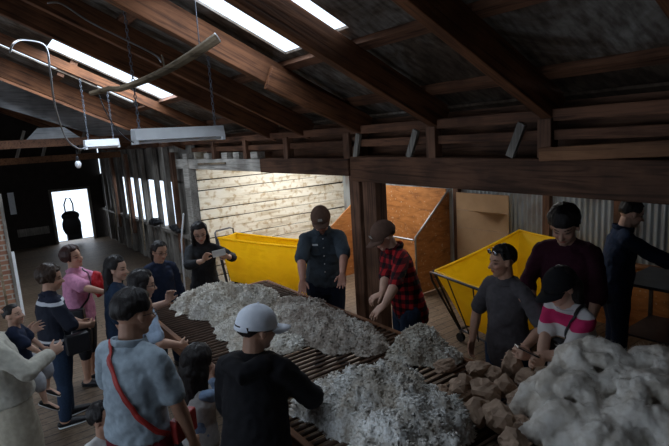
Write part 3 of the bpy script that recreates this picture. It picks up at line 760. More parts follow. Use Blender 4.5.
# white pole behind the navy-dressed woman
MB().sweep([onz(184.5, 288, .95)+Vector((0, .1, -.9)), onz(181.5, 240, 1.4)*1.0, ony(183.5, 214, onz(181.5, 240, 1.4).y+.05)], .011, n=8).build('thin_pole', M['white'], None, smooth=True, label='thin white pole standing left of the woman with the phone', cat='pole')

# things by the stalls wall and the doorway
mb = MB(); mb.ell((0, 0, -.36), (.25, .14, .34)); mb.ell((0, 0, -.08), (.24, .12, .15)); mb.box((.03, 0, -.55), (.38, .2, .42))
bag = link('hanging_bag', remesh(mb, .02, 4), M['black'], None, label='dark bag hanging by its strap in the bright far doorway', cat='bag')
p = ony(70, 213, 15.9); bag.location = p
MB().sweep([(-.11, 0, -.02), (-.12, 0, .25), (-.05, 0, .42), (.05, 0, .42), (.10, 0, .25), (.09, 0, -.02)], .02, n=8).build('strap', M['black'], bag, smooth=True)
p = ony(78, 205, 15.9)
for (px, py, r, sd, lb) in ((153, 226, .16, 3, 'dark hat-shaped bundle resting on the stall rail'), (174, 232, .18, 4, 'dark cloth bundle draped on the stall rail next to the white post')):
    q = onx(px, py, 3.02); mb = MB(); rr = random.Random(sd)
    for k in range(6): mb.ell((rr.uniform(-.03, .03), rr.uniform(-.6, .6)*r*1.8, rr.uniform(-.02, .05)), (.09, rr.uniform(.08, .16), rr.uniform(.05, .08)))
    o = link('cloth_bundle', remesh(mb, .015, 2, [(.06, .03)]), M['black'], None, label=lb, cat='cloth'); o.location = (3.1, q.y, .99)
for i, (px, y) in enumerate(((112, 12.9), (126, 11.9), (138, 11.0))):
    a = onx(px, 195, 3.02); MB().sweep([(3.05, a.y, 1.55), (3.02, a.y-.12, 1.1), (2.95, a.y-.3, .35)], .012, n=6).build('hanging_rope', M['stick'], None, smooth=True,
      label=('thin cord hanging down the stall wall, farthest of three', 'thin cord hanging down the stall wall, middle of three', 'thin cord hanging down the stall wall, nearest of three')[i], cat='rope')
def slab(name, px0, py0, px1, py1, y, mat, label, cat):
    a, b = ony(px0, py0, y), ony(px1, py1, y); MB().box(((a.x+b.x)/2, y, (a.z+b.z)/2), (abs(b.x-a.x), .04, abs(b.z-a.z))).build(name, mat, None, label=label, cat=cat, bevel=.004)
slab('white_board', 11, 252, 27, 326, 9.4, M['white'], 'narrow white board standing beside the brick pier', 'board')
slab('towel', 7, 193, 17, 214, 16.27, M['white'], 'pale towel hanging in the dark opening left of the bright doorway', 'towel')
slab('shelf', 17, 230, 50, 233, 16.27, M['palewood'], 'narrow shelf in the dark opening left of the bright doorway', 'shelf')
a = ony(0, 258, 8.6); MB().bar(ony(-2, 258, 8.6), ony(13, 335, 8.6), .1, .03).build('leaning_plank', M['stick'], None, label='pale plank leaning at the left edge in front of the brick pier', cat='plank')

# ================================================================== PEOPLE
BASE = dict(w=1.0, fat=1.0)
def ik(S, T, a, b, pole):
    S, T = Vector(S), Vector(T); d = T-S; L = d.length
    if L > (a+b)*.995: T = S+d*((a+b)*.995/L); d = T-S; L = d.length
    u = d.normalized(); x = (a*a-b*b+L*L)/(2*L); h = math.sqrt(max(a*a-x*x, 0)); p = Vector(pole); p -= p.dot(u)*u; p.normalize()
    return S+u*x+p*h, T
def hand(mb, W, d, n, s, side, curl=.5, spread=1.0):
    """W wrist, d pointing direction, n palm normal, s hand length, side +1/-1 where the thumb leaves."""
    d = Vector(d).normalized(); n = Vector(n); n -= n.dot(d)*d; n.normalize(); t = d.cross(n)*side
    mb.sweep([W-d*.02*s, W+d*.12*s], [(.15*s, .12*s), (.17*s, .12*s)], side=t, n=10)
    mb.sweep([W+d*.10*s, W+d*.28*s, W+d*.46*s], [(.18*s, .11*s), (.23*s, .095*s), (.225*s, .075*s)], side=t, n=12)
    for i, (off, ln) in enumerate(((.17, .40), (.06, .46), (-.06, .43), (-.165, .33))):
        p = W+d*.46*s+t*off*s; dd = (d+t*off*.9*spread).normalized(); pts = [W+d*.3*s+t*off*.8*s, p]; a = 0
        for seg in (.45, .30, .25):
            a += curl*.75; v = dd*math.cos(a)+n*math.sin(a); p = p+v*ln*s*seg; pts.append(p)
        mb.sweep(pts, [.05*s, .050*s, .046*s, .042*s, .036*s], n=8)
    p0 = W+d*.12*s+t*.12*s; v1 = (d*.55+t*.75+n*.25).normalized(); v2 = (d*.85+t*.35+n*.35*(.5+curl)).normalized()
    mb.sweep([p0, p0+v1*.18*s, p0+v1*.18*s+v2*.17*s, p0+v1*.18*s+v2*.17*s+(v2+n*curl*.4).normalized()*.13*s], [.075*s, .065*s, .052*s, .040*s], n=8)

def person(spec):
    h = spec['h']; r = random.Random(spec.get('seed', 1)); child = spec.get('child', False)
    x, y = spec['pos']; fx, fy = spec['face']; z0 = spec.get('z', 0)
    rz = math.atan2(-fx, fy)                        # local +Y is forward
    root = empty('person', (x, y, z0), rz, label=spec['label'], cat='person')
    W2L = (Matrix.Translation((x, y, z0)) @ Matrix.Rotation(rz, 4, 'Z')).inverted()
    def loc(p): return W2L @ Vector(p)
    lean, side = spec.get('lean', 0), spec.get('side', 0); wf = spec.get('w', 1.0); ff = spec.get('fat', 1.0)
    hipz = (.52 if not child else .46)*h
    P = Vector((0, -math.sin(lean)*.10*h, hipz))
    d = Vector((math.sin(side), math.sin(lean), math.cos(lean)*math.cos(side))).normalized()
    X = Vector((1, 0, 0)); tl = (.30 if not child else .29)*h
    waist = P+d*.30*tl; chest = P+d*.68*tl; shc = P+d*tl*.95; neck = P+d*tl*1.03
    H0 = spec.get('hs', 1.0)*1.09*(.134*h if not child else .17*h)
    nd = (d*.6+Vector((0, .10, .75))+Vector((0, math.sin(spec.get('hfwd', 0)), 0))).normalized()
    hy, hp, hr = spec.get('head', (0, 0, 0))        # yaw (+ = to own left), pitch (+ = down), roll
    HR = Matrix.Rotation(hy, 3, 'Z') @ Matrix.Rotation(-hp, 3, 'X') @ Matrix.Rotation(hr, 3, 'Y')
    HC = neck+nd*(.034*h)+HR @ Vector((0, .10*H0, .42*H0))
    def hp_(u, v, w): return HC+HR @ Vector((u*H0, v*H0, w*H0))
    sw = .093*h*wf
    bo = MB(); vox = spec.get('vox', .007)
    A = lambda a, b: (a*h*wf*ff, b*h*ff)
    torso = [(P-d*.06*h, A(.078, .066)), (P+d*.0*h, A(.094, .070)), (waist, A(.076, .060)), (chest, A(.090, .066)), (P+d*tl*.90, A(.080, .054)), (P+d*tl*1.0, A(.045, .036))]
    bo.sweep([p for p, _ in torso], [q for _, q in torso], side=X, n=18)
    bo.sweep([neck-d*.03*h, hp_(0, -.08, -.22)], [.26*H0, .235*H0], n=12)
    # head
    bo.ell(hp_(0, -.05, .12), (.335*H0, .42*H0, .375*H0), HR, 20, 14)
    bo.ell(hp_(0, .10, -.10), (.275*H0, .285*H0, .355*H0), HR, 18, 12)
    bo.ell(hp_(0, .24, -.385), (.12*H0, .11*H0, .095*H0), HR)
    bo.ell(hp_(0, .29, .10), (.21*H0, .085*H0, .05*H0), HR)
    for s in (-1, 1):
        bo.ell(hp_(s*.15, .24, -.10), (.11*H0, .12*H0, .10*H0), HR)
        bo.ell(hp_(s*.345, -.02, -.03), (.035*H0, .085*H0, .125*H0), HR)
        bo.ell(hp_(s*.05, .41, -.125), (.035*H0, .04*H0, .032*H0), HR)
    bo.sweep([hp_(0, .345, .04), hp_(0, .41, -.05), hp_(0, .465, -.115)], [.032*H0, .042*H0, .056*H0], n=8)
    bo.ell(hp_(0, .355, -.225), (.095*H0, .045*H0, .028*H0), HR); bo.ell(hp_(0, .35, -.27), (.085*H0, .042*H0, .03*H0), HR)
    # arms
    ua, fa = (.172*h, .150*h) if not child else (.15*h, .13*h); hl = .108*h; arms = {}
    for k, s in (('L', -1), ('R', 1)):
        S = shc+Vector((s*sw, 0, -.012*h)); a = spec.get(k)
        if a is None: a = dict(t=None)
        if a.get('t') is not None: T = loc(a['t'])
        elif a.get('lt') is not None: T = Vector(a['lt'])
        else: T = S+Vector((s*.05*h, .05*h, -.305*h))
        pole = Vector(a.get('pole', (s*.5, -.8, -.3)))
        E, Wr = ik(S, T, ua, fa, pole); arms[k] = (S, E, Wr)
        hd = a.get('hd'); hd = (W2L.to_3x3() @ Vector(hd)) if hd is not None else (Wr-E)
        hn = a.get('hn'); hn = (W2L.to_3x3() @ Vector(hn)) if hn is not None else Vector((-s, 0, -.05))
        bo.sweep([neck-d*.012*h+Vector((s*.012*h, -.006*h, 0)), S.lerp(neck, .12)+d*.004*h], [(.030*h, .030*h), (.026*h, .028*h)], n=12)
        bo.sweep([S-Vector((s*.02*h, 0, .0)), S.lerp(E, .35), E], [.031*h*ff, .029*h*ff, .0235*h], n=12)
        bo.sweep([E, E.lerp(Wr, .35), Wr], [.0245*h, .0255*h, .0165*h], n=12)
        hd = Vector(hd).normalized(); tq = hd.cross(hn)
        hand(bo, Wr, hd, hn, hl, a.get('th', (1 if tq.dot(Vector((-s, .6, .4))) > 0 else -1)), a.get('curl', .45))
    # legs
    legs = {}
    for k, s in (('L', -1), ('R', 1)):
        lg = spec.get('leg'+k, (0, 0)); Hh = P+Vector((s*.052*h*wf, 0, -.02*h)); Ft = Vector((s*(.062*h)+lg[0], lg[1], .045*h))
        if spec.get('leg'+k+'t') is not None: Ft = Vector(spec['leg'+k+'t'])
        kn, an = ik(Hh, Ft, .245*h if not child else .22*h, .235*h if not child else .20*h, Vector((s*.1, 1, 0)))
        if spec.get('straight', True) and spec.get('leg'+k+'t') is None: an = Ft; kn = Hh.lerp(Ft, .5)+Vector((0, .012*h, 0))
        legs[k] = (Hh, kn, an)
        bo.sweep([Hh, Hh.lerp(kn, .5), kn], [.058*h*ff, .048*h*ff, .034*h], n=12)
        bo.sweep([kn, kn.lerp(an, .35), an], [.034*h, .035*h, .021*h], n=12)
        fd = Vector((s*.12, 1, 0)).normalized() if spec.get('leg'+k+'t') is None else Vector((0, .8, -.5)).normalized()
        bo.sweep([an+Vector((0, -.01*h, -.012*h)), an+fd*.05*h+Vector((0, 0, -.024*h)), an+fd*.10*h+Vector((0, 0, -.03*h))], [(.024*h, .028*h), (.028*h, .02*h), (.026*h, .014*h)], side=Vector((1, 0, 0)), n=10)
    me = remesh(bo, vox, 3)
    # skin tint: lips, brows, eyes
    n = len(me.vertices); co = np.empty(n*3); me.vertices.foreach_get('co', co); co = co.reshape(-1, 3)
    Q = (co-np.array(HC)) @ np.array(HR)/H0
    col = np.ones((n, 4)); u, v, w_ = Q[:, 0], Q[:, 1], Q[:, 2]; fr = (v > .12) & (np.abs(w_) < .6) & (np.abs(u) < .4)
    lips = fr & ((u/.10)**2+((w_+.245)/.042)**2 < 1); col[lips] = (.95, .52, .50, 1)
    for s in (-1, 1):
        ey = fr & (((u-s*.145)/.068)**2+((w_-.015)/.026)**2 < 1); col[ey] = (.16, .14, .14, 1)
        wh = ey & (np.abs(u-s*.145) > .03); col[wh] = (.75, .9, 1.0, 1) if spec.get('eyes', 0) else (.3, .27, .27, 1)
        br = fr & (((u-s*.15)/.095)**2+((w_-.105-.02*(1-np.abs(u-s*.15)*8))/.022)**2 < 1); col[br] = (.2, .16, .15, 1)
        sh = fr & ~ey & ~br & (((u-s*.145)/.10)**2+((w_-.02)/.06)**2 < 1); col[sh] = (.82, .76, .74, 1)
        ck = fr & (((u-s*.18)/.10)**2+((w_+.12)/.08)**2 < 1); col[ck] = (1.03, .92, .90, 1)
    if spec.get('beard'):
        bd = fr & (w_ < -.16) & ~lips; col[bd] = (.42, .36, .33, 1)
    at = me.color_attributes.new('tint', 'FLOAT_COLOR', 'POINT'); at.data.foreach_set('color', col.ravel())
    link('body', me, M[spec.get('skin', 'skin_a')], root)
    J = dict(h=h, H0=H0, HR=HR, HC=HC, hp=hp_, P=P, d=d, waist=waist, chest=chest, shc=shc, neck=neck, arms=arms, legs=legs, torso=torso, X=X, root=root, loc=loc, tl=tl, wf=wf, ff=ff)
    top(J, spec, r); bottom(J, spec, r); hair(J, spec, r)
    return J

def top(J, s, r):
    h = J['h']; t = s['top']; mb = MB(); ex = t.get('ex', .012); lowf = t.get('hem', -.06)
    T = J['torso']; d = J['d']; P = J['P']
    pts = [P+d*lowf*h] + [p for p, _ in T[1:]]; rad = [(q[0]+ex*1.6, q[1]+ex*1.6) for _, q in T]; rad[0] = (T[1][1][0]+ex*2, T[1][1][1]+ex*2)
    rad[1] = (rad[1][0]+ex*.5, rad[1][1]+ex*.5); rad[2] = (rad[2][0]+ex*1.2, rad[2][1]+ex*1.4); rad[-1] = (T[-1][1][0]+ex*.6, T[-1][1][1]+ex*.8)
    if t.get('bust'):
        for sg in (-1, 1): mb.ell(J['chest']+d*.01*h+Vector((sg*.042*h, .045*h, 0)), (.042*h, .038*h, .042*h))
    mb.sweep(pts, rad, side=J['X'], n=20)
    sl = t.get('sleeve', .8)
    for k, sg in (('L', -1), ('R', 1)):
        S, E, W = J['arms'][k]; f = J['ff']
        mb.ell(S+Vector((-sg*.012*h, 0, -.004)), (.034*h+ex, .034*h+ex, .034*h+ex)); mb.sweep([J['neck']-d*.016*h+Vector((sg*.014*h, -.006*h, 0)), S.lerp(J['neck'], .10)+d*.002*h], [(.030*h+ex, .028*h+ex), (.028*h+ex, .028*h+ex)], n=12)
        if sl <= 1: q = S.lerp(E, sl); mb.sweep([S, S.lerp(q, .6), q], [.031*h*f+ex, .031*h*f+ex*1.3, .029*h*f+ex*1.6], n=14)
        else:
            mb.sweep([S, S.lerp(E, .5), E], [.031*h*f+ex, .030*h*f+ex, .026*h+ex], n=14)
            q = E.lerp(W, min(sl-1, .97)); mb.sweep([E, E.lerp(q, .5), q], [.028*h+ex, .027*h+ex, (.025*h+ex if sl < 1.8 else .020*h+ex)], n=14)
    if t.get('hood'):
        N_ = J['neck']; mb.sweep([N_+Vector((-.10, .03, -.01)), N_+Vector((-.09, -.09, -.0)), N_+Vector((0, -.14, -.03)), N_+Vector((.09, -.09, -.0)), N_+Vector((.10, .03, -.01))], [.04, .055, .065, .055, .04], n=10)
    me = remesh(mb, t.get('vox', .010), 5, [(.13, .030), (.05, .010)])
    o = link(t.get('name', 'shirt'), me, M[t['mat']], J['root']); J['top'] = o
    J['bvh'] = BVHTree.FromPolygons([v.co for v in me.vertices], [tuple(f.vertices) for f in me.polygons])
    N_ = J['neck']; c = t.get('collar')
    if c:
        R = .052*h; b = MB()
        if c == 'crew': pts = [N_+Vector((R*1.05*math.cos(a), R*.95*math.sin(a)-.002*h, -.006*h-.012*h*math.sin(a))) for a in np.linspace(0, 2*PI, 17)]; b.sweep(pts, .008, n=6, cap=False)
        if c == 'shirt':
            for sg in (-1, 1):
                q = [N_+Vector((sg*R*1.0*math.sin(a), -R*1.0*math.cos(a), .010*h+.012*h*math.cos(a))) for a in np.linspace(0, 2.7, 8)]
                b.sweep(q, [(.022, .006)]*7+[(.030, .006)], side=(0, 0, 1), n=8)
        if c == 'turtle': b.sweep([N_+Vector((0, 0, -.02)), N_+Vector((0, .005, .03*h))], .045*h, n=16)
        b.build('collar', M[t.get('cmat', t['mat'])], J['root'], smooth=True)
    if t.get('buttons'):
        for i in range(5):
            p = N_.lerp(J['P'], .12+.17*i)+Vector((0, .3, 0)); hit = J['bvh'].ray_cast(p, Vector((0, -1, 0)))
            if hit[0]: MB().ell(hit[0], (.007, .004, .007), nu=8, nv=6).build('button', M['white'], J['root'])
    if t.get('pocket'):
        for sg in t['pocket']:
            p = J['chest']+Vector((sg*.05*h, .3, .0)); hit = J['bvh'].ray_cast(p, Vector((0, -1, 0)))
            if hit[0]:
                a = hit[0]; mbp = MB().box(a+Vector((0, .002, 0)), (.10, .008, .11), hit[1].to_track_quat('Y', 'Z').to_matrix()); mbp.build('pocket', M[t['mat']], J['root'], bevel=.003)
    if t.get('badge'):
        sg = t['badge']; hit = J['bvh'].ray_cast(J['chest']+Vector((sg*.05*h, .3, .035*h)), Vector((0, -1, 0)))
        if hit[0]: MB().box(hit[0]+Vector((0, .002, 0)), (.07, .006, .018), hit[1].to_track_quat('Y', 'Z').to_matrix()).build('name_patch', M['white'], J['root'], label='small pale name patch')

def bottom(J, s, r):
    h = J['h']; b = s.get('bottom'); f = J['ff']
    if not b: return
    ex = .012; mb = MB(); kind = b.get('kind', 'trousers'); P = J['P']; d = J['d']
    q = J['torso'][1][1]
    mb.sweep([P+d*.075*h, P, P-Vector((0, 0, .055*h))], [(q[0]*.86+ex, q[1]*.92+ex), (q[0]+ex, q[1]+ex), (q[0]*.95+ex, q[1]+ex)], side=J['X'], n=18)
    if kind in ('skirt', 'dress'):
        ln = b.get('len', .25)*h; mb.sweep([P, P-Vector((0, 0, ln*.5)), P-Vector((0, 0, ln))], [(q[0]+ex, q[1]+ex), (q[0]*1.15+ex*2, q[1]*1.3+ex*2), (q[0]*1.3+ex*3, q[1]*1.6+ex*3)], side=J['X'], n=20)
    else:
        ln = b.get('len', 1.95); wd = b.get('wide', 1.0)
        for k in 'LR':
            Hh, K, A_ = J['legs'][k]
            e = K.lerp(A_, min(ln-1, .97)) if ln > 1 else Hh.lerp(K, ln)
            if ln > 1: mb.sweep([Hh, Hh.lerp(K, .5), K, K.lerp(e, .5), e], [.060*h*f+ex, .052*h*f*wd+ex, .038*h*wd+ex, .036*h*wd+ex, .028*h*wd+ex], n=14)
            else: mb.sweep([Hh, Hh.lerp(e, .5), e], [.060*h*f+ex, .055*h*f*wd+ex*1.5, .052*h*wd+ex*2], n=14)
    me = remesh(mb, .012, 4, [(.14, .014)])
    link({'skirt': 'skirt', 'dress': 'skirt', 'shorts': 'shorts'}.get(kind, 'trousers'), me, M[b['mat']], J['root'])
    for k, sg in (('L', -1), ('R', 1)):
        Hh, K, A_ = J['legs'][k]
        if s.get('leg'+k+'t') is not None: fd = Vector((0, .8, -.5)).normalized(); dn = Vector((0, -.5, -.8)).normalized()
        else: fd = Vector((sg*.12, 1, 0)).normalized(); dn = Vector((0, 0, -1))
        sh = MB(); sh.sweep([A_-fd*.028*h+dn*.022*h, A_+fd*.03*h+dn*.020*h, A_+fd*.085*h+dn*.026*h, A_+fd*.125*h+dn*.030*h], [(.024*h, .020*h), (.029*h, .026*h), (.031*h, .019*h), (.026*h, .013*h)], side=Vector((1, 0, 0)), n=12)
        o = link('shoe', remesh(sh, .008, 3), M[s.get('shoe', 'black')], J['root'])
        so = MB(); so.sweep([A_-fd*.030*h+dn*.040*h, A_+fd*.05*h+dn*.040*h, A_+fd*.128*h+dn*.041*h], [(.025*h, .0045*h), (.033*h, .0045*h), (.026*h, .0045*h)], side=Vector((1, 0, 0)), n=12)
        so.build('sole', M[s.get('sole', 'rubber')], o, smooth=True)

def hair(J, s, r):
    H0, HR, HC, hp = J['H0'], J['HR'], J['HC'], J['hp']; c = s.get('hair')
    if c:
        th = c.get('thick', .045); top_el = c.get('front', 42); side_el = c.get('sides', -12); back_el = c.get('back', -38); face_az = c.get('face', 66)
        NA, NE = 72, 40; mb = MB(); vs = []
        for j in range(NE+1):
            el = 90-j*(90+62)/NE
            for i in range(NA):
                az = -180+i*360/NA; a = abs(az); sm = lambda e0, e1, v: max(0, min(1, (v-e0)/(e1-e0)))
                lim = top_el if a < face_az-18 else (top_el+(side_el-top_el)*sm(face_az-18, face_az, a) if a < face_az else (side_el if a < 105 else side_el+(back_el-side_el)*sm(105, 135, a)))
                if c.get('part') and a < face_az: lim += 14*math.cos(math.radians(az-c['part']*20))
                m = sm(lim-7, lim+5, el)
                ra, re = math.radians(az), math.radians(el); v = Vector((-math.sin(ra)*math.cos(re), math.cos(ra)*math.cos(re), math.sin(re)))
                k = 1/math.sqrt((v.x/.345)**2+(v.y/.43)**2+(v.z/.385)**2)
                nz = noise.noise(Vector((az*.16+s.get('seed', 0)*7, el*.025, 3)))*.028 + noise.noise(Vector((v.x*3, v.y*3, v.z*3+s.get('seed', 0))))*.03*c.get('messy', 1)
                the = th*(.30+.70*sm(lim, lim+48, el))
                if s.get('cap') and el > 2: the = -.03; nz = 0
                rr = (k+the*(1+.35*max(0, v.z))+nz)*m+(k*.80)*(1-m)
                vs.append(HC+HR @ (Vector((0, -.05*H0, .11*H0))+v*rr*H0))
        fs = [(j*NA+i, (j+1)*NA+i, (j+1)*NA+(i+1) % NA, j*NA+(i+1) % NA) for j in range(NE) for i in range(NA)]
        mb.add(vs, fs); mb.f.append(tuple(NE*NA+i for i in range(NA)))
        mat = M[c.get('mat', 'hair_black')]
        ho = mb.build('hair', mat, J['root'], smooth=True)
        ln = c.get('long', 0)
        if ln:
            lb = MB(); dn = Vector((0, 0, -1)); pb = hp(0, -.30, .0)
            base = hp(0, -.28, -.35); spread = c.get('spread', .30); bk = c.get('bk', -.25)
            lb.sweep([hp(0, -.22, .25), hp(0, -.30, -.15), base+dn*.10*H0, base+dn*ln*.55*H0+Vector((0, bk*.4*H0, 0)), base+dn*ln*H0+Vector((0, bk*.5*H0, 0))],
                     [(.35*H0, .25*H0), (.41*H0, .28*H0), (spread*1.3*H0, .25*H0), (spread*1.15*H0, .19*H0), (spread*.7*H0, .08*H0)], side=J['HR'] @ Vector((1, 0, 0)), n=20)
            for sg in c.get('locks', (-1, 1)):
                q = hp(sg*.31, -.05, .15); q2 = hp(sg*.37, -.06, -.2); q3 = hp(sg*.38, -.06, -.5); fw = c.get('fwd', .0)
                lb.sweep([q, q2, q3, q3+dn*(ln*.35)*H0+Vector((0, fw*H0, 0)), q3+dn*(ln*.75)*H0+Vector((0, fw*1.2*H0, 0))], [(.10*H0, .14*H0), (.095*H0, .17*H0), (.09*H0, .15*H0), (.09*H0, .12*H0), (.04*H0, .05*H0)], side=J['HR'] @ Vector((1, 0, 0)), n=12)
            link('long_hair', remesh(lb, .009, 2, [(.04, .018)]), mat, ho)
        if c.get('pony'):
            lb = MB(); lb.sweep([hp(0, -.42, .12), hp(0, -.62, .10), hp(0, -.66, -.25), hp(0, -.60, -.75)], [.08*H0, .13*H0, .12*H0, .04*H0], n=12)
            link('ponytail', remesh(lb, .008, 2, [(.04, .015)]), mat, ho)
    cp = s.get('cap')
    if cp:
        NA, NE = 48, 14; vs = []; mb = MB(); z0 = .10
        for off in (.048, .032):
            for j in range(NE+1):
                el = math.radians(90-j*100/NE)
                for i in range(NA):
                    ra = 2*PI*i/NA; v = Vector((math.sin(ra)*math.cos(el), math.cos(ra)*math.cos(el), max(math.sin(el), -.1)))
                    if cp.get('gap') and math.cos(ra) < -.72 and el < .35: v = v*.80 if off == .048 else v*.79
                    k = 1/math.sqrt((v.x/.345)**2+(v.y/.435)**2+(v.z/.385)**2) if v.length > 0 else .3
                    pan = .010*abs(math.sin(ra*3))
                    vs.append(hp(v.x*(k+off+pan), -.05+v.y*(k+off+pan), z0+v.z*(k+off+.035)-.015))
        for q in range(2):
            o = q*(NE+1)*NA
            for j in range(NE):
                for i in range(NA):
                    f_ = (o+j*NA+i, o+(j+1)*NA+i, o+(j+1)*NA+(i+1) % NA, o+j*NA+(i+1) % NA); mb.f.append(f_ if q == 0 else f_[::-1])
        o = (NE+1)*NA
        for i in range(NA): a, b = NE*NA+i, NE*NA+(i+1) % NA; mb.f.append((a, a+o, b+o, b))
        mb.v = [tuple(v) for v in vs]
        co = mb.build('cap', M[cp['mat']], J['root'], smooth=True)
        br = MB(); n = 14; vv = []
        for tz in (0, -.012):
            for a in np.linspace(-1.15, 1.15, n):
                for rr in (0, .5, 1):
                    bx_, by_ = math.sin(a)*.40, -.05+math.cos(a)*.50; L = cp.get('brim', .30)*math.cos(a*1.15)**.6*rr if abs(a) < 1.3 else 0
                    vv.append(hp(bx_*(1-.06*rr), by_+L, z0-.03-.05*rr-.10*(math.sin(a)**2)*(.4+.6*rr)+tz))
        m = n*3; fs = []
        for i in range(n-1):
            for k in range(2):
                a = i*3+k; fs += [(a, a+3, a+4, a+1), (m+a, m+a+1, m+a+4, m+a+3)]
        for i in range(n-1): a = i*3+2; fs += [(a, a+3, m+a+3, m+a)]; a = i*3; fs += [(a, m+a, m+a+3, a+3)]
        fs += [(0, 1, m+1, m), (1, 2, m+2, m+1)]; e = (n-1)*3; fs += [(e, m+e, m+e+1, e+1), (e+1, m+e+1, m+e+2, e+2)]
        br.add(vv, fs).build('brim', M[cp.get('bmat', cp['mat'])], co, smooth=True)
        MB().ell(hp(0, -.05, z0+.385+.095), (.03*H0, .03*H0, .015*H0)).build('cap_button', M[cp['mat']], co)
        if cp.get('patch'):
            MB().add([hp(u, .462+dz-abs(u)*.25, w) for dz in (0, .012) for u, w in ((-.09, .19), (.09, .19), (.08, .30), (-.08, .30))], [(0, 1, 2, 3), (7, 6, 5, 4), (0, 4, 5, 1), (1, 5, 6, 2), (2, 6, 7, 3), (3, 7, 4, 0)]).build('cap_patch', M[cp['patch']], co, label='small pale patch on the cap front')
        if cp.get('gap'):
            pts = [hp(.37*math.sin(a), -.05-.49*math.cos(a), z0-.07) for a in np.linspace(-.8, .8, 9)]
            MB().sweep(pts, [(.045*H0, .012*H0)]*9, side=HR @ Vector((0, 0, 1)), n=8).build('cap_strap', M[cp['mat']], co, smooth=True)
    g = s.get('glasses')
    if g:
        mb = MB(); z = .01 if g != 'up' else .36; y = .40 if g != 'up' else .33; sc = 1
        for sg in (-1, 1):
            pts = [hp(sg*.155+.105*math.cos(a), y-abs(.155+.105*math.cos(a)*sg)*.12, z+.075*math.sin(a)) for a in np.linspace(0, 2*PI, 15)]
            mb.sweep(pts, .0016 if g != 'up' else .0035, n=6, cap=False)
            mb.sweep([hp(sg*.26, y-.04, z+.02), hp(sg*.37, .15, z+.02), hp(sg*.385, -.05, z-.0)], .002 if g != 'up' else .004, n=6)
        mb.sweep([hp(-.05, y+.01, z+.02), hp(.05, y+.01, z+.02)], .002, n=6)
        go = mb.build('glasses' if g != 'up' else 'sunglasses', M['black'], J['root'], smooth=True)
        if g == 'up':
            for sg in (-1, 1): MB().ell(hp(sg*.155, y, z), (.10*H0, .022*H0, .075*H0), HR).build('lens', M['chrome'], go, smooth=True)

def strap(name, J, pts, mat, label, cat, w=.028, parent=None):
    """a strap over the clothes; pts in local coordinates, pulled onto the cloth."""
    out = []; P = [Vector(p) for p in pts]
    for i in range(len(P)-1):
        for k in range(6):
            q = P[i].lerp(P[i+1], k/6); n_ = J['bvh'].find_nearest(q)
            out.append((n_[0]+n_[1]*.009, n_[1]) if n_[0] is not None and (n_[0]-q).length < .12 else (q, Vector((0, 1, 0))))
    mb = MB(); m = len(out); vs = []; T = .004
    for i, (p, n_) in enumerate(out):
        t = (out[min(i+1, m-1)][0]-out[max(i-1, 0)][0]).normalized(); s_ = t.cross(n_).normalized()*w/2
        vs += [p-s_, p+s_, p+s_+n_*T, p-s_+n_*T]
    fs = []
    for i in range(m-1):
        a = i*4; b = a+4
        for q in range(4): fs.append((a+q, a+(q+1) % 4, b+(q+1) % 4, b+q))
    fs += [(0, 3, 2, 1), ((m-1)*4, (m-1)*4+1, (m-1)*4+2, (m-1)*4+3)]
    mb.add(vs, fs); me = mb.mesh(name, True)
    if parent is None:
        o = link(name, me, M[mat], None, label=label, cat=cat)
        o.location = J['root'].location; o.rotation_euler = J['root'].rotation_euler
        return o
    return link(name, me, M[mat], parent)
def held(name, J, mb, mat, label, cat, smooth=True, bevel=0, me=None):
    o = link(name, me or mb.mesh(name, smooth), M[mat], None, label=label, cat=cat, bevel=bevel)
    o.location = J['root'].location; o.rotation_euler = J['root'].rotation_euler; return o

M['navy'] = mat_cloth('navy_cloth', (.018, .026, .055)); M['navy2'] = mat_cloth('deep_navy_cloth', (.012, .018, .036))
M['charblack'] = mat_cloth('soft_black_knit', (.03, .032, .036)); M['slate'] = mat_cloth('slate_blue_workshirt', (.055, .072, .09)); M['plaid'] = mat_plaid()
M['blackcloth'] = mat_cloth('black_cloth', (.014, .014, .017)); M['pink'] = mat_cloth('pink_cloth', (.62, .27, .42)); M['red'] = mat_cloth('red_cloth', (.55, .02, .03), rough=.5)
M['lightblue'] = mat_cloth('light_blue_cloth', (.38, .48, .62)); M['greytee'] = mat_cloth('grey_blue_polo', (.34, .41, .47)); M['maroon'] = mat_cloth('maroon_cloth', (.055, .014, .028))
M['darkred'] = mat_cloth('dark_red_trousers', (.16, .02, .03)); M['denim'] = mat_cloth('dark_denim', (.025, .045, .085), sc=60); M['cream'] = mat_cloth('cream_jacket_cloth', (.52, .50, .43)); M['khaki'] = mat_cloth('khaki_cloth', (.42, .38, .30))
M['charcoal'] = mat_cloth('charcoal_grey_tee', (.085, .078, .085)); M['overall'] = mat_cloth('navy_overall_cloth', (.018, .032, .07)); M['whitecloth'] = mat_cloth('white_cloth', (.66, .66, .65)); M['capwhite'] = mat_cloth('white_cap_cloth', (.80, .84, .92), (.72, .77, .86))
M['capbrown'] = mat_cloth('brown_cap_cloth', (.13, .075, .055)); M['capblack'] = mat_cloth('black_cap_cloth', (.012, .012, .014)); M['redstrap'] = plain('red_leather', (.42, .035, .03), rough=.5)
M['chrome'] = plain('mirror_lens', (.6, .65, .75), rough=.08, metal=1, bs=0); M['patch'] = plain('pale_patch', (.45, .42, .38)); M['babyblue'] = mat_cloth('pale_blue_cloth', (.28, .40, .60)); M['greyshort'] = mat_cloth('pale_grey_cloth', (.42, .43, .46))
M['stripes'] = mat_bands('striped_tee_cloth', [(0, (.60, .56, .56)), (.12, (.22, .12, .07)), (.20, (.60, .56, .56)), (.27, (.30, .19, .12)), (.46, (.62, .59, .58)), (.62, (.56, .03, .13)), (.76, (.62, .59, .60))], .90, 1.40)
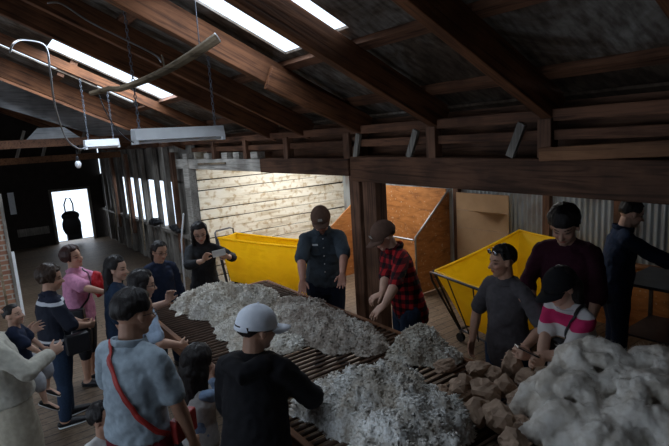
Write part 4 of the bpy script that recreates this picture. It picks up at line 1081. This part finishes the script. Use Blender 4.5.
M['navyband'] = mat_bands('navy_top_with_white_band', [(0, (.015, .018, .03)), (.10, (.5, .5, .52)), (.14, (.015, .018, .03)), (.74, (.015, .018, .03)), (.76, (.55, .57, .62)), (.82, (.015, .018, .035))], .80, 1.33)
M['darkscreen'] = plain('dark_phone_glass', (.02, .02, .025), rough=.1, bs=0); M['phonewhite'] = plain('white_phone_case', (.75, .75, .73), rough=.3, bs=0)

def at(px, py, z): return onz(px, py, z)
BK = dict(face=66, front=42)
# 1  man in the slate work shirt behind the table
J = person(dict(label='man in slate blue work shirt and brown cap bending over the fleece behind the table', h=1.86, pos=(3.14, 4.62), face=(-.55, -.83), lean=.24, head=(-.05, .42, .05), hfwd=.25, skin='skin_c', w=1.10, fat=1.05, beard=1,
    L=dict(t=at(345, 307, .95), pole=(-1, -.3, 0), hd=(-.35, -.3, -.8), hn=(-.6, -.6, -.3)), R=dict(t=at(301, 303, .96), pole=(1, -.3, 0), hd=(-.3, -.3, -.9), hn=(-.6, -.6, 0)),
    top=dict(mat='slate', sleeve=.92, collar='shirt', buttons=1, pocket=(-1, 1), badge=1, hem=-.02, ex=.014), bottom=dict(mat='navy2'), hair=dict(mat='hair_brown', thick=.02, front=20, sides=-8, back=-30), cap=dict(mat='capbrown', patch='patch'), vox=.006, seed=1))
# 2  man in plaid
J = person(dict(label='man in red and black plaid shirt and brown cap sorting wool beside the post', h=1.80, pos=(3.22, 3.42), face=(-.82, .30), lean=.24, head=(.12, .50, 0), hfwd=.25, skin='skin_a',
    L=dict(t=at(374, 333, 1.02), pole=(-.9, -.4, -.2), hd=(-.9, .1, -.45), hn=(0, 0, -1), curl=.35), R=dict(t=at(380, 312, 1.06), pole=(.9, -.6, 0), hd=(-.8, .2, -.15), hn=(0, 0, -1), curl=.75),
    top=dict(mat='plaid', sleeve=1.15, collar='shirt', hem=-.07, ex=.016), bottom=dict(mat='denim'), hair=dict(mat='hair_brown', thick=.05, front=18, sides=-14, back=-42, messy=2), cap=dict(mat='capbrown', patch='patch'), vox=.006, seed=2))
# 3  woman photographing
J = person(dict(label='woman in black turtleneck holding up a white phone at the far table end', h=1.60, pos=(2.25, 6.02), face=(-.30, -.95), head=(.05, .24, .08), skin='skin_a', hs=1.05, glasses=1,
    L=dict(t=(2.46, 5.72, 1.17), pole=(-1, -.2, -.7), hd=(-.8, -.3, .5), hn=(0, 1, 0), curl=.9), R=dict(t=(2.12, 5.66, 1.20), pole=(1, -.2, -.7), hd=(.55, -.1, .8), hn=(.3, -1, 0), curl=.8),
    top=dict(mat='charblack', sleeve=1.55, collar='turtle', bust=1), bottom=dict(mat='blackcloth'), hair=dict(long=.62, face=66, front=34, thick=.09, locks=(-1, 1)), seed=3))
q = Vector((2.26, 5.58, 1.29)); MB().box((0, 0, 0), (.155, .010, .078)).build('phone', M['phonewhite'], None, label='white phone held sideways by the woman in black', cat='phone', bevel=.004, loc=q+Vector((.02, -.03, -.01)), rot=(-.15, -.12, -.38))
# 4  woman in navy with glasses
J = person(dict(label='woman in navy top with glasses standing at the far left table corner', h=1.52, pos=(1.62, 5.72), face=(.10, -1), head=(.15, .22, -.05), skin='skin_b', glasses=1,
    top=dict(mat='navy', sleeve=1.5, collar='crew', bust=1), bottom=dict(mat='denim'), hair=dict(pony=1, thick=.05, face=62, front=38), seed=4))
# 5  woman with long black hair
J = person(dict(label='woman with long black hair in dark blue top, between the pink and light blue tops', h=1.56, pos=(1.0, 5.05), face=(.93, -.2), head=(-.40, .12, 0), skin='skin_a',
    top=dict(mat='denim', sleeve=.9, collar='crew', bust=1), bottom=dict(mat='denim'), hair=dict(long=1.1, face=66, front=36, thick=.08, locks=(-1,)), seed=5))
# 6  woman in light blue tee
J = person(dict(label='woman with long dark hair in light blue tee leaning to the table\'s left rail', h=1.57, pos=(.98, 4.22), face=(.95, .02), lean=.06, head=(-.16, .20, 0), skin='skin_a', glasses=1,
    L=dict(t=(1.30, 4.45, 1.18), pole=(-1, -.5, -.6), hd=(.3, -.1, 1), curl=.7), R=dict(t=(1.22, 4.02, .93), pole=(1, -.5, -.5)),
    top=dict(mat='lightblue', sleeve=.8, collar='crew', bust=1), bottom=dict(mat='blackcloth'), hair=dict(long=.8, face=66, front=36, thick=.08, locks=(1,)), seed=6))
# 7  man with the red bag
J = person(dict(label='man in grey polo and glasses seen from behind with a red crossbody bag', h=1.76, pos=(.60, 2.92), face=(.82, .52), lean=.04, head=(-.28, .20, 0), skin='skin_b', glasses=1, w=1.08, hs=1.06,
    L=dict(lt=(-.10, .24, 1.02), pole=(-1, -.3, -.3)), R=dict(lt=(.27, .14, .80), pole=(1, -.6, 0)),
    top=dict(mat='greytee', sleeve=.80, collar='shirt', hem=.03, ex=.014), bottom=dict(mat='darkred', kind='shorts', len=1.2), hair=dict(thick=.05, front=34, sides=-6, back=-34, face=62), seed=7))
h = J['h']; b = strap('crossbody_bag', J, [(-.10, -.02, 1.50), (-.06, -.10, 1.44), (.02, -.15, 1.30), (.12, -.14, 1.12), (.19, -.06, .99), (.22, .02, .93)], 'redstrap', 'red leather crossbody bag slung over the grey polo', 'bag', .03)
mb = MB(); mb.box((.225, .12, .93), (.05, .19, .14)); link('pouch', remesh(mb, .008, 4), M['redstrap'], b)
# 8  woman in pink
J = person(dict(label='woman in pink tee with short brown hair and a black shoulder strap', h=1.56, pos=(.80, 6.0), face=(.90, -.42), head=(-.38, -.10, .12), skin='skin_b', w=1.08, fat=1.14,
    L=dict(t=(1.13, 5.78, 1.12), pole=(-1, -.4, -.5)), R=dict(t=at(104, 292, 1.14), pole=(1, -.6, -.5), hd=(.9, -.2, .15)),
    top=dict(mat='pink', sleeve=.85, collar='crew', bust=1, hem=-.03), bottom=dict(mat='blackcloth', len=1.25, wide=1.05), hair=dict(mat='hair_red', thick=.12, front=36, sides=-38, back=-48, face=64), seed=8))
b = strap('shoulder_bag', J, [(-.12, .03, 1.27), (-.06, .12, 1.22), (.02, .16, 1.12), (.12, .12, .98), (.18, .04, .90)], 'black', 'black shoulder bag slung across the pink tee', 'bag', .02)
mb = MB(); mb.box((.20, -.02, .82), (.09, .24, .20)); link('pouch', remesh(mb, .01, 4), M['black'], b)
mb = MB(); mb.ell((0, 0, 0), (.06, .10, .14)); mb.ell((.02, .05, -.06), (.05, .07, .09)); o = link('red_jacket', remesh(mb, .01, 2, [(.05, .04)]), M['red'], None, label='bundled bright red jacket carried between the pink and dark blue women', cat='jacket'); o.location = at(98, 284, 1.18)
# 9  woman in dark top and jeans
J = person(dict(label='woman in navy top with white shoulder band and dark jeans facing the toddler', h=1.54, pos=(.46, 5.25), face=(.93, .1), head=(-.30, .16, 0), skin='skin_b', w=1.05, fat=1.1,
    L=dict(lt=(-.12, .26, .90), pole=(-1, -.6, -.3)), R=dict(lt=(.10, .27, .92), pole=(1, -.6, -.3)), legL=(0, .03), legR=(0, -.05),
    top=dict(mat='navyband', sleeve=.95, collar='crew', bust=1, hem=-.05), bottom=dict(mat='denim'), hair=dict(mat='hair_brown', thick=.13, front=34, sides=-36, back=-46, face=64, messy=2), sole='white', seed=9))
mb = MB(); mb.box((.24, .12, .82), (.08, .20, .18)); mb.sweep([(.22, .04, .90), (.19, .02, 1.05), (.12, .02, 1.26)], .008, n=6); held('handbag', J, None, 'black', 'small black bag at the hip of the woman in dark jeans', 'bag', me=remesh(mb, .009, 3))
# 11 adult in cream jacket carrying the toddler (head beyond the left edge)
J = person(dict(label='adult in cream jacket and khaki shorts at the left edge carrying the toddler', h=1.66, pos=(.0, 4.12), face=(.98, .12), lean=-.20, head=(.2, .1, 0), skin='skin_a',
    L=dict(t=at(26, 335, 1.17), pole=(-1, -.5, -.5), hd=(.6, .4, .2)), R=dict(lt=(.10, .29, 1.13), pole=(1, -.6, -.4), hd=(.8, .5, .1)),
    top=dict(mat='cream', name='jacket', sleeve=1.9, collar='crew', hem=.02, ex=.02), bottom=dict(mat='khaki', kind='shorts', len=.98, wide=1.25), hair=dict(long=.3), seed=11))
q = at(23, 352, 1.0)
# 10 toddler
t = person(dict(label='toddler in navy tee held against the cream jacket at the left edge', h=.86, pos=(.13, 4.40), z=.63, face=(.85, -.25), head=(-.35, -.10, 0), child=True, skin='skin_a', hs=1.0, eyes=1,
    L=dict(lt=(-.10, .16, .40), pole=(-1, 0, -.5)), R=dict(lt=(.05, .17, .42), pole=(1, 0, -.5)), legLt=(-.07, .13, .10), legRt=(.09, .14, .06),
    top=dict(mat='navy', sleeve=.9, ex=.010, vox=.008), bottom=dict(mat='greyshort', kind='shorts', len=1.35, wide=1.3), hair=dict(thick=.03, front=38, sides=0, back=-30, face=62), vox=.006, seed=10, sole='white'))
# 12 girl at the table
J = person(dict(label='small girl with long black hair reaching up to the table rail', h=1.22, pos=(1.06, 3.24), face=(.92, .25), child=True, head=(-.05, .20, 0), skin='skin_a', hs=1.08,
    L=dict(t=(1.26, 3.52, .80), pole=(-1, -.5, -.5)), R=dict(t=at(210, 376, .90), pole=(1, -.4, -.8), hd=(.5, .3, .8), curl=.7),
    top=dict(mat='babyblue', sleeve=1.6, ex=.012), bottom=dict(mat='whitecloth', kind='dress', len=.30), hair=dict(long=1.2, thick=.09, front=20, face=60, sides=-20), vox=.006, seed=12))
mb = MB(); Jt = J
T = J['torso']; mb.sweep([J['P']-J['d']*.04, J['waist'], J['chest'], J['P']+J['d']*J['tl']*.86], [(q[0]+.034, q[1]+.036) for _, q in (T[1], T[2], T[3], T[4])], side=(1, 0, 0), n=18)
link('pinafore', remesh(mb, .010, 4, [(.08, .012)]), M['whitecloth'], J['root'])
# 13 small child behind the man with the red bag
J = person(dict(label='small child in white top half hidden left of the man with the red bag', h=1.06, pos=(.46, 3.24), face=(.3, -.9), child=True, head=(.5, -.1, 0), skin='skin_b',
    top=dict(mat='whitecloth', sleeve=.9, ex=.01), bottom=dict(mat='denim', kind='shorts', len=.95), hair=dict(thick=.05, front=36, face=62, sides=-20), seed=13))
# 14 person in black jacket and white cap
J = person(dict(label='person in black hooded jacket and white cap standing with back to the camera', h=1.67, pos=(1.10, 2.40), face=(.74, .66), lean=.10, head=(-.75, .20, 0), skin='skin_b', w=.97, fat=.98, hs=1.02, glasses=1,
    R=dict(t=at(312, 396, .98), pole=(1, -.6, -.5), hd=(.85, .35, -.2), hn=(0, 0, -1), curl=.4), L=dict(lt=(-.12, .32, 1.0), pole=(-.5, -.8, -.6)),
    top=dict(mat='blackcloth', name='jacket', sleeve=1.93, hood=1, hem=-.08, ex=.024), bottom=dict(mat='blackcloth'), hair=dict(thick=.05, front=25, sides=-20, back=-42, face=62), cap=dict(mat='capwhite', gap=1, brim=.38), vox=.006, seed=14))
# 15 man with sunglasses on his head
J = person(dict(label='man in charcoal tee with sunglasses pushed up on short black hair', h=1.66, pos=(3.26, 2.30), face=(-.95, .12), lean=.02, head=(-.25, .10, 0), skin='skin_b', w=1.05, glasses='up',
    L=dict(t=(3.02, 2.02, .95), pole=(-1, -.6, -.3)), R=dict(lt=(.20, .18, .86), pole=(1, -.6, 0)),
    top=dict(mat='charcoal', sleeve=.85, collar='crew', hem=-.06), bottom=dict(mat='denim'), hair=dict(thick=.045, front=36, sides=-2, back=-30, face=60), seed=15))
# 16 tall person in maroon
J = person(dict(label='tall person in maroon sweater with a black bowl haircut behind the others', h=1.88, pos=(3.98, 2.22), face=(-.88, -.30), lean=.05, head=(-.02, .50, 0), hfwd=.2, skin='skin_a', w=1.08, hs=1.08,
    L=dict(lt=(-.20, .16, .92), pole=(-1, -.6, 0)), R=dict(lt=(.20, .20, .98), pole=(1, -.6, 0)),
    top=dict(mat='maroon', sleeve=1.25, collar='crew', ex=.018), bottom=dict(mat='blackcloth'), hair=dict(thick=.12, front=12, sides=-10, back=-26, face=70, messy=1.2), seed=16))
hit = J['bvh'].ray_cast(J['chest']+Vector((.03, .4, -.03)), Vector((0, -1, 0)))
# 17 woman in striped tee
J = person(dict(label='woman in striped white and magenta tee and black cap looking at her phone', h=1.60, pos=(3.22, 1.75), face=(-.92, .25), lean=.10, head=(-.05, .42, 0), hfwd=.2, skin='skin_a', hs=1.08, fat=1.05,
    L=dict(t=at(524, 357, 1.05)+Vector((.04, -.02, 0)), pole=(-1, -.3, -.9), hd=(-.8, .1, .35), curl=.8), R=dict(t=at(540, 366, 1.02)+Vector((0, 0, 0)), pole=(1, -.3, -.9), hd=(-.8, .2, .35), curl=.8),
    top=dict(mat='stripes', sleeve=.8, collar='crew', bust=1), bottom=dict(mat='denim'), hair=dict(thick=.04, front=20, sides=-24, back=-44, long=.8, locks=(1,), spread=.28), cap=dict(mat='capblack', brim=.36), vox=.006, seed=17))
b = strap('shoulder_bag', J, [(-.08, .17, 1.06), (-.10, .15, 1.16), (-.115, .09, 1.28), (-.10, -.01, 1.36), (-.05, -.12, 1.26), (.02, -.14, 1.12)], 'black', 'black shoulder bag on the striped-tee woman', 'bag', .025)
mb = MB(); mb.box((-.02, .16, 1.06), (.16, .07, .12)); link('pouch', remesh(mb, .008, 4), M['black'], b)
q = at(527, 351, 1.13); MB().box((0, 0, 0), (.075, .15, .009)).build('phone', M['darkscreen'], None, label='black phone in the hands of the striped-tee woman', cat='phone', bevel=.003, loc=q, rot=(.5, .1, .9))
# 18 worker in overalls
J = person(dict(label='man in navy overalls turned away at the metal work stand, far right', h=1.78, pos=(5.12, 2.33), face=(.62, -.78), lean=.10, head=(.10, .36, 0), hfwd=.1, skin='skin_a',
    L=dict(t=(5.52, 1.98, 1.05), pole=(-1, -.6, -.3)), R=dict(t=(5.38, 1.68, 1.05), pole=(1, -.6, -.3)),
    top=dict(mat='overall', name='overall_top', sleeve=1.9, collar='shirt', hem=-.05, ex=.016), bottom=dict(mat='overall'), hair=dict(thick=.05, front=36, sides=-4, back=-30, face=60), seed=18))


# ================================================================== LIGHT
w = D.worlds.new('sky'); SC.world = w; w.use_nodes = True
nt = w.node_tree; bg = nt.nodes['Background']
bg.inputs[0].default_value = (.72, .84, 1.0, 1); bg.inputs[1].default_value = 2.0
def area(name, loc, size, power, col, rot=(0, 0, 0), spread=PI):
    l = D.lights.new(name, 'AREA'); l.shape = 'RECTANGLE'; l.size, l.size_y = size; l.energy = power; l.color = col; l.spread = spread
    o = D.objects.new(name, l); COL.objects.link(o); o.location = loc; o.rotation_euler = rot; return o
COOL = (.74, .86, 1.0)
for i, (x0, x1, y0, y1) in enumerate(SKY):  # includes the lamp of the added, unseen skylight for the white cap
    a = (x1-x0)*(y1-y0)
    o = area('skylight_daylight', ((x0+x1)/2, (y0+y1)/2, zr((x0+x1)/2)+.03), ((x1-x0)/math.cos(ang), y1-y0), (38 if y0 == 2.3 else 34 if y0 == 6.30 else 26)*a, COOL if i != 3 else (1, .93, .9), (0, ang, 0))
for (x0, x1, y0, y1), pw in zip(LS, (60, 9)):  # second lamp fills the opening added for the right-hand bin
    area('bay_skylight_daylight', ((x0+x1)/2, (y0+y1)/2, lz((x0+x1)/2)+.03), (x1-x0, y1-y0), pw, (1, .95, .86), (0, math.atan(.235), 0))
area('open_side_daylight', (-3.55, 4.2, 1.6), (2.0, 8.2), 2, COOL, (0, -PI/2, 0))
area('far_door_daylight', (2.36, 16.5, .75), (1.0, 1.5), 4, (.95, .97, 1), (-PI/2, 0, 0))
area('stall_window_daylight', (3.6, 12.4, 1.4), (1.0, 3.5), 3, (.9, .95, 1), (0, PI/2, 0))

SC.view_settings.view_transform = 'Standard'; SC.view_settings.look = 'None'; SC.view_settings.gamma = 1
SC.view_settings.exposure = -.08; SC.view_settings.use_curve_mapping = False
SC.cycles.use_denoising = True; SC.cycles.max_bounces = 8; SC.cycles.sample_clamp_indirect = 4
